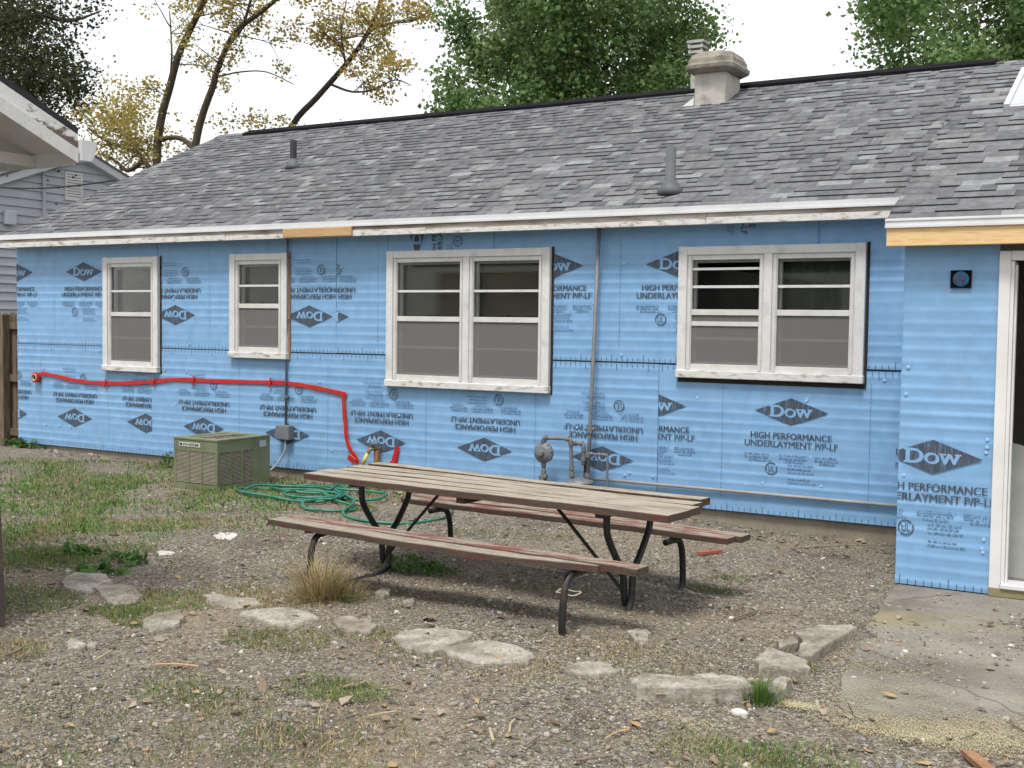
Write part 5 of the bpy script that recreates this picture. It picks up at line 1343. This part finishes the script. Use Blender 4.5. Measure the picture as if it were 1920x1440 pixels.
tuft(1425, 1310, 700, 0.075, (.05,.15), (.2,.95), (.9,.1,.0), 'grass_tuft', 'bright green grass tuft at the end of the thick kerb block', w=(.002,.004))
tuft(1500, 1240, 200, 0.07, (.03,.09), (.2,.9), (.6,.2,.2), 'grass_tuft', 'green grass sprouting at the foot of the wedge shaped chunk', w=(.002,.004))
tuft(655, 1130, 120, 0.05, (.03,.07), (.3,.9), (.9,.1,0), 'grass_tuft', 'little fresh green tuft before the small mossy slab', w=(.003,.006))

# leafy weeds: rosettes of broad leaves
def leaf_cards(C, size, up=0.3, aspect=0.62, fold=0.25):
    n = len(C); a = rng.uniform(0,6.28,n); el = rng.normal(up, .55, n)
    d = np.stack([np.cos(a)*np.cos(el), np.sin(a)*np.cos(el), np.sin(el)], 1)
    r = rng.normal(0,1,(n,3)); sd_ = np.cross(d, r); sd_ /= np.linalg.norm(sd_,axis=1,keepdims=True)+1e-9
    nn = np.cross(sd_, d)
    s = size*rng.uniform(.6,1.35,n)[:,None]
    V = np.stack([C - d*s*.5, C + sd_*s*aspect*.5 + nn*s*fold*.4 - d*s*.05, C + d*s*.5, C - sd_*s*aspect*.5 + nn*s*fold*.4 - d*s*.05], 1)
    T = np.array([(0,1,2),(0,2,3)])[None]+np.arange(n)[:,None,None]*4
    return V.reshape(-1,3), T.reshape(-1,3), n
M['weed'] = [leafmat('dark_weed_leaf', [(0.045,0.105,0.025),(0.075,0.150,0.040)], .35), leafmat('light_weed_leaf', [(0.09,0.18,0.04),(0.13,0.23,0.06)], .35)]
def weed(px, py, r, h, n, size, label, pale=.3):
    c = onZ(px, py, -0.12); z = float(gz(c[0],c[1]))
    rr = r*np.sqrt(rng.random(n)); aa = rng.uniform(0,6.28,n)
    C = np.stack([c[0]+rr*np.cos(aa)*1.4, np.minimum(c[1]+rr*np.sin(aa), -0.06), z+0.01+h*rng.random(n)*(1-rr/r*.6)], 1)
    v, t, n = leaf_cards(C, size, .35); stem = []
    o = np_obj('weed', v, t, M['weed'], np.repeat((rng.random(n) < pale).astype(int), 2), origin=(c[0],c[1],z))
    return tag(o, label, 'plant', 'weeds in the yard')
weed(770, 1065, .17, .12, 300, .035, 'dense green weed growing under the left part of the bench')
weed(828, 1075, .10, .08, 70, .035, 'small leafy weed beside the dense weed under the bench', .5)
weed(60, 845, .20, .12, 60, .07, 'broad leaved weed growing where fence meets house')
weed(115, 842, .12, .12, 12, .11, 'large leaved weed at the foot of the blue wall', .5)
weed(160, 842, .16, .08, 22, .05, 'thin weed at the foot of the blue wall near the fence', .4)
weed(316, 880, .08, .22, 70, .05, 'climbing weed against the left side of the air conditioner', .6)
weed(150, 1040, .11, .05, 44, .075, 'wilted green leaves lying by the sunken slab', .3)
weed(235, 1055, .13, .06, 34, .09, 'dark uprooted leaves lying on the gravel', .1)
weed(185, 1075, .14, .05, 34, .09, 'fallen green leaf spray beside the slab with the raised edge', .7)

n = 5200; x, y = scatter(n*3, 6.5, 13.5); k = rng.random(len(x)) < grassy(x, y)*1.1*np.clip(.3+1.2*vnoise(x, y, 3.4, 5), 0, 1); x, y = x[k], y[k]
v, t, n = leaf_cards(np.stack([x, y, gz(x, y)+rng.uniform(.008,.04,len(x))], 1), .030, .1)
tag(np_obj('clover', v, t, M['weed'], np.repeat((rng.random(n) < .75).astype(int), 2)), 'low leafy green ground weeds in the lawn left of the air conditioner', 'weeds', kind='stuff')
# fallen leaves and sawdust
M['dead'] = [mat('dead_leaf_%d' % i, [tuple(.75*v for v in c), c], scale=12, rough=0.8) for i, c in enumerate([(.23,.17,.115),(.33,.265,.20),(.13,.088,.06),(.36,.25,.12)])]
x, y = scatter(1250, 2.6, 12.5); extra = 420
xe = rng.uniform(-3, 6.9, extra); ye = -np.abs(rng.normal(0.12, .16, extra))-.06
x, y = np.concatenate([x, xe]), np.concatenate([y, ye]); n = len(x)
s = rng.uniform(.012,.036,n)*np.where(rng.random(n) < .12, 1.5, 1)
V = np.array([(-1,0,0),(-.35,.5,.14),(.45,.42,.18),(1,0,.05),(.4,-.45,.16),(-.3,-.5,.12)], float)[None]*s[:,None,None]*np.stack([rng.uniform(.7,1.1,n),rng.uniform(.6,1.1,n),rng.uniform(-.8,2.4,n)],1)[:,None,:]
V = V + rng.normal(0,.12,V.shape)*s[:,None,None]
V = rotz(V, rng.uniform(0,6.28,n)); V[...,2] += V[...,0]*rng.normal(0,.25,(n,1))
zz = np.where(in_slab(x,y), SLAB_Z+.006, gz(x,y)+.014); V = V+np.stack([x,y,zz],1)[:,None,:]
keep = ~(in_slab(x,y) & (rng.random(n) > .25)); V = V[keep]; n = len(V)
T_ = np.array([(0,1,5),(1,4,5),(1,2,4),(2,3,4)])[None]+np.arange(n)[:,None,None]*6
tag(np_obj('leaf_litter', V.reshape(-1,3), T_.reshape(-1,3), M['dead'], np.repeat(rng.choice(4,n,p=[.38,.26,.24,.12]),4)), 'dry brown leaves and bark scraps scattered over the yard', 'leaves', kind='stuff')
M['sawdust'] = mat('yellow_sawdust', [(0.36,0.31,0.17),(0.44,0.385,0.235)], rough=0.95)
C = []
for px, py, n, rx_, ry_ in ((1800,1378,3000,.30,.07),(1720,1385,1600,.22,.05),(1660,1290,500,.15,.10),(1500,1325,500,.06,.03),(1880,1365,1300,.2,.09),(1590,1310,350,.1,.1),(1640,1255,500,.16,.07),(1290,1362,400,.16,.05),(1250,1400,180,.12,.06),(1400,1290,150,.1,.05)):
    n = int(n*2.4); c = onZ(px, py, SLAB_Z); C.append(np.stack([c[0]+rng.normal(0,rx_,n), c[1]+rng.normal(0,ry_,n), np.zeros(n)], 1))
C = np.concatenate(C); n = len(C); ins = in_slab(C[:,0], C[:,1]); C[:,2] = np.where(ins, SLAB_Z+.0025, gz(C[:,0],C[:,1])+.013)
s = rng.uniform(.0012,.0032,n); Q_ = np.array([(-1,-.6,0),(1,-.6,0),(1,.6,0),(-1,.6,0)],float)[None]*s[:,None,None]; Q_ = rotz(Q_, rng.uniform(0,6.28,n)); Q_[...,2] += Q_[...,0]*rng.normal(0,.2,(n,1))
tag(np_obj('sawdust', (Q_+C[:,None,:]).reshape(-1,3), np.arange(n*4).reshape(n,4), M['sawdust']), 'yellow sawdust swept along the edge of the concrete apron', 'sawdust', kind='stuff')
# twigs and scraps of lumber
M['twig'] = mat('grey_brown_twig', [(0.13,0.10,0.075),(0.22,0.17,0.12)], rough=0.9, scale=20)
M['twig_pale'] = mat('bleached_stalk', [(0.36,0.29,0.19),(0.45,0.37,0.25)], rough=0.9, scale=20)
TG = [((560,1008),(525,1010),'twig'),((372,1247),(290,1246),'board_tan'),((1010,1400),(985,1418),'twig'),((1135,1395),(1180,1375),'board_tan'),((965,1370),(955,1395),'twig_pale'),((918,1388),(925,1410),'twig_pale'),((690,1355),(745,1345),'twig_pale'),((1075,1440),(1150,1425),'twig'),((870,1365),(915,1358),'twig'),((1830,1372),(1800,1385),'twig'),((1895,1355),(1935,1378),'twig'),((1815,1410),(1860,1450),'board_tan'),((1480,1030),(1640,1022),'twig'),((1310,1045),(1350,1040),'bench_red'),((1370,1170),(1420,1150),'twig'),((1500,1095),(1580,1110),'twig'),((180,1240),(210,1220),'twig_pale'),((10,1230),(45,1215),'twig'),((1590,1375),(1560,1355),'twig')]
TWL = ['short dark twig lying behind the near bench end', 'reddish flat stick lying on bare gravel before the lone pale slab', 'dark knobby stick lying at the gravel edge farthest from the house', 'tan split stick lying between the two bleached stalks and the kerb block', 'curved bleached stalk beside the tan split stick', 'short straight bleached stalk on bare gravel near the curved one', 'long bleached stalk lying left of the dark bark stick on gravel', 'dark grey stick half sunk in the gravel', 'dark bark stick lying by the bleached stalks', 'dark twig lying on the yellow sawdust', 'brown stick lying across the concrete apron edge', '', 'long thin twig lying by the foundation', '', 'slim grey twig near the small square stone', 'crooked twig on the gravel between bench and wing', 'pale stalk lying by the bluish broken stone', 'dark stick lying at the garage corner', 'brown stick between the kerb block and the sawdust']
for i, (a, b, mt) in enumerate(TG):
    A, B = onZ(*a, -0.118), onZ(*b, -0.118); A[2] = float(gz(A[0],A[1]))+.02; B[2] = float(gz(B[0],B[1]))+.02
    if in_slab(np.array([A[0]]), np.array([A[1]]))[0]: A[2] = B[2] = SLAB_Z+.012
    mid = (A+B)/2 + np.array([rng.normal(0,.007), rng.normal(0,.007), .004])
    mb = MB()
    if mt == 'bench_red' or i == 11: mb.bar(A, B, .05, .022)
    else: mb.tube(curve([A, mid, B], 4), [.0030+.0016*(i % 3)]*9, 6)
    if mt == 'bench_red': tag(mb.build('brick_shard', mat('red_brick_shard', [(.30,.10,.06)], rough=.9), origin=tuple(mid)), 'broken piece of red brick near the far bench leg', 'brick')
    elif i == 11: tag(mb.build('bark_scrap', M['bare_wood'], origin=tuple(mid)), 'brown wood scrap at the gravel edge below the apron', 'scrap')
    else: tag(mb.build('twig', M[mt], origin=tuple(mid)), TWL[i], 'twig', 'twigs on the ground')
# cord ring round the near bench leg
c = onZ(1066, 1112, -0.02); mb = MB(); mb.tube([(c[0]+.075*math.cos(a*.3142)+.0, c[1]+.06*math.sin(a*.3142), -0.015+.006*math.sin(a)) for a in range(21)], .004, 6)
tag(mb.build('string_loop', mat('pale_string', [(.50,.46,.33)], rough=.8), origin=tuple(c)), 'loop of pale string hanging round the front bench leg', 'string')

# ------------------------------------------------------------------ trees
M['bark'] = mat('dark_bark', [(0.035,0.030,0.025),(0.075,0.062,0.048)], scale=8, rough=0.95, stretch=(3,3,.6), bump=.5, bscale=20)
M['bark_pale'] = mat('brown_bark', [(0.055,0.042,0.030),(0.095,0.075,0.05)], scale=8, rough=0.95, stretch=(3,3,.6), bump=.5, bscale=20)
M['maple'] = [leafmat('maple_leaf_%d' % i, [tuple(.75*v for v in c), c], .5) for i, c in enumerate([(0.125,0.225,0.068),(0.180,0.290,0.105),(0.245,0.335,0.14),(0.088,0.165,0.052)])]
M['autumn'] = [leafmat('autumn_leaf_%d' % i, [tuple(.75*v for v in c), c], .55) for i, c in enumerate([(0.50,0.38,0.10),(0.40,0.33,0.10),(0.33,0.23,0.09),(0.24,0.27,0.085)])]
M['dark_leaf'] = [leafmat('dark_leaf_%d' % i, [tuple(.75*v for v in c), c], .4) for i, c in enumerate([(0.048,0.062,0.026),(0.088,0.094,0.038),(0.036,0.048,0.022)])]
def branch(mb, p, d, L, r, depth, tips, wob=.25, droop=0.0, kids=(3,4), split=.55):
    P = [Vector(p)]; d = Vector(d).normalized(); n = 5
    for i in range(n):
        d = (d + Vector((random.gauss(0,wob),random.gauss(0,wob),random.gauss(0,wob)-droop))*0.35).normalized(); P.append(P[-1]+d*(L/n))
    mb.tube(P, [r*(1-.62*i/n) for i in range(n+1)], 6 if r > .03 else 4, cap=False)
    if depth == 0:
        tips += [tuple(P[k]) for k in range(2, n+1)]; return
    for k in range(random.randint(*kids)):
        t = random.uniform(.35, 1.0); q = P[min(n, int(t*n)+0)]
        e = (d + Vector((random.gauss(0,split),random.gauss(0,split),random.gauss(0,split*.7)))).normalized()
        branch(mb, q, e, L*random.uniform(.5,.72), r*random.uniform(.38,.55), depth-1, tips, wob, droop, kids, split)
    tips.append(tuple(P[-1]))
def foliage(tips, per, spread, size, mats, probs, parent, up=.0, frac=1.0):
    t = np.array(tips); t = t[rng.random(len(t)) < frac]; n = len(t)*per
    C = np.repeat(t, per, 0) + rng.normal(0, 1, (n,3))*np.array(spread)
    v, T_, n = leaf_cards(C, size, up, .8)
    return np_obj('crown', v, T_, mats, np.repeat(rng.choice(len(mats), n, p=np.array(probs)/sum(probs)), 2), parent, origin=tuple(wloc(parent)))
def maple(name, base, height, crown_r, cz, label, nclump, per, size, rx=1.0):
    root = empty(name, base, label, 'tree'); mb = MB(); tips = []
    bx_, by_, bz_ = base
    mb.tube([(bx_,by_,bz_),(bx_+.05,by_,bz_+height*.3),(bx_-.05,by_,bz_+height*.65),(bx_,by_,bz_+height*.95)], [.26,.2,.12,.03], 9)
    for k in range(26):
        z = bz_+height*random.uniform(.2,.92); a = random.uniform(0,6.28); f = 1-(z-bz_)/height*.75
        branch(mb, (bx_,by_,z), (math.cos(a),math.sin(a),.45), crown_r*f*.75, .05, 1, tips, .2)
    mb.build('trunk', M['bark'], root, smooth=True)
    # clumps fill an uneven dome; sprays poke out of it
    cl = []
    while len(cl) < nclump:
        u = rng.normal(0,1,3); u /= np.linalg.norm(u); rr = rng.random()**.42
        lob = 1+.16*math.sin(5*math.atan2(u[1],u[0])+2.0*u[2]*3)+.10*math.sin(9*u[2]+3*u[0])
        q = np.array([u[0]*rx, u[1], u[2]*1.5])*crown_r*rr*lob
        q[:2] *= 1 - .28*np.clip(q[2]/(1.5*crown_r), -.3, 1)
        if q[2] < -crown_r*1.0: continue
        cl.append(np.array([bx_,by_,cz])+q)
        if rr > .8 and rng.random() < .5:
            for j in range(3): cl.append(np.array([bx_,by_,cz])+q*(1+.055*(j+1))+np.array([0,0,.10*j])+rng.normal(0,.06,3))
    cl = np.array(cl); n = len(cl)*per
    C = np.repeat(cl, per, 0)+rng.normal(0,1,(n,3))*np.array([.20,.20,.15])
    v, T_, n = leaf_cards(C, size, -.25, .9, .35)
    shade = np.repeat(rng.integers(0,3,len(cl)), per)
    mi = np.where(rng.random(n) < .6, shade, rng.choice(4, n))
    np_obj('crown', v, T_, M['maple'], np.repeat(mi,2), root, origin=tuple(base))
    return root
c1 = onY(1085, 120, 11.0); maple('maple_tree', (c1[0], 11.0, -0.1), 9.6, 2.35, 6.5, 'large dark green maple crown rising behind the ridge beside the chimney', 760, 90, .088)
c2 = onY(2000, 40, 11.0); maple('maple_tree', (c2[0], 11.0, -0.1), 9.8, 2.95, 7.0, 'bushy green maple rising behind the right end of the roof', 1000, 95, .088)

def px_limb(mb, pxs, Y, r0, r1):
    P = [onY(x, y, Y) for x, y in pxs]; n = len(P); mb.tube(curve(P, 4), list(np.linspace(r0, r1, (n-1)*4+1)), 8); return P
def limb_sprays(mb, P, tips, count, L, r, dens=2, lo=.2):
    for k in range(count):
        i = random.uniform(lo, .99)*(len(P)-1); a = int(i); q = Vector(P[a]).lerp(Vector(P[min(a+1,len(P)-1)]), i-a)
        ang = random.uniform(0,6.28)
        branch(mb, q, (math.cos(ang), .6*math.sin(ang), random.uniform(-.15,.7)), L*random.uniform(.5,1.1), r, 2, tips, .3, .04, (2,3), .6)
YA = 9.5
b0 = onY(330, 420, YA)
ta = empty('autumn_tree', (b0[0], YA, -0.1), 'tall thin-leaved yellow autumn tree with two leaning trunks behind the roof', 'tree')
mb = MB(); tips = []
P1 = px_limb(mb, [(318,640),(300,440),(294,300),(302,225),(318,165),(336,100),(362,45),(392,-20),(410,-80)], YA, .115, .06)
P2 = px_limb(mb, [(322,640),(345,420),(366,275),(380,215),(400,160),(408,130),(440,62),(490,22),(540,-20),(580,-60)], YA, .10, .035)
P3 = px_limb(mb, [(406,134),(425,90),(452,55),(470,0),(480,-50)], YA, .045, .025)
P4 = px_limb(mb, [(366,285),(345,262),(318,258),(296,265)], YA, .06, .05)
P5 = px_limb(mb, [(290,330),(262,290),(225,275),(195,262),(165,240)], YA, .06, .02)
P6 = px_limb(mb, [(270,300),(240,320),(215,300),(190,290)], YA, .06, .025)
P7 = px_limb(mb, [(405,145),(450,135),(500,135),(550,158)], YA, .022, .010)
P8 = px_limb(mb, [(318,165),(322,100),(318,20)], YA, .03, .012)
for P, c in ((P1[2:],8),(P2[3:],15),(P3,7),(P5,9),(P6,5),(P8,4)): limb_sprays(mb, P, tips, c, 1.05, .016)
mb.build('trunk', M['bark_pale'], ta, smooth=True)
for k in range(520):
    q = onY(random.gauss(228,36), random.gauss(222,33), YA+random.gauss(0,.6)); tips.append(tuple(q))
for k in range(90):
    q = onY(random.gauss(470,50), random.gauss(228,10), YA+.8+random.gauss(0,.4)); tips.append(tuple(q))
foliage(tips, 9, (.11,.11,.09), .075, M['autumn'], (.34,.3,.14,.22), ta, frac=.55)
tb = empty('autumn_tree', (onY(545,260,YA+1.5)[0], YA+1.5, -0.1), 'slanting single-limbed autumn tree leaning right above the ridge', 'tree')
mb = MB(); tips = []; YB = YA+1.5
Q1 = px_limb(mb, [(500,640),(520,330),(548,236),(595,182),(645,125),(676,84),(700,40),(720,-20),(735,-70)], YB, .085, .03)
Q2 = px_limb(mb, [(676,84),(690,62),(725,45),(770,40),(800,25)], YB, .035, .012)
Q3 = px_limb(mb, [(620,158),(660,172),(700,168),(740,150),(770,160)], YB, .03, .010)
Q4 = px_limb(mb, [(648,120),(640,60),(650,0)], YB, .03, .012)
for P, c in ((Q1[3:],12),(Q2,9),(Q3,7),(Q4,5)): limb_sprays(mb, P, tips, c, .95, .013)
mb.build('trunk', M['bark'], tb, smooth=True)
foliage(tips, 9, (.11,.11,.09), .073, M['autumn'], (.42,.3,.2,.08), tb, frac=.55)
YC = 5.0; b0 = onY(-40, 100, YC)
td = empty('dark_leaved_tree', (b0[0]-.3, YC, -0.1), 'dense dark small-leaved tree hanging over the old garage roof', 'tree')
mb = MB(); tips = []
D1 = px_limb(mb, [(-110,640),(-100,300),(-80,160),(-60,60),(-40,-60)], YC, .24, .10)
for ends in ([(-80,160),(-20,120),(40,110),(100,140),(140,170)], [(-75,120),(0,50),(70,30),(130,40),(190,20)], [(-70,100),(-10,0),(60,-60),(140,-60),(220,-40)], [(-85,200),(-20,190),(50,200),(110,215)]):
    P = px_limb(mb, ends, YC+random.uniform(-.8,.8), .07, .012); limb_sprays(mb, P, tips, 15, .8, .018, lo=.15)
mb.build('trunk', M['bark'], td, smooth=True)
for k in range(620):
    q = onY(min(random.gauss(35,50),140+random.gauss(0,14)), random.gauss(110,75), YC+random.gauss(0,.7)); tips.append(tuple(q))
foliage(tips, 8, (.18,.18,.17), .066, M['dark_leaf'], (.45,.35,.2), td)
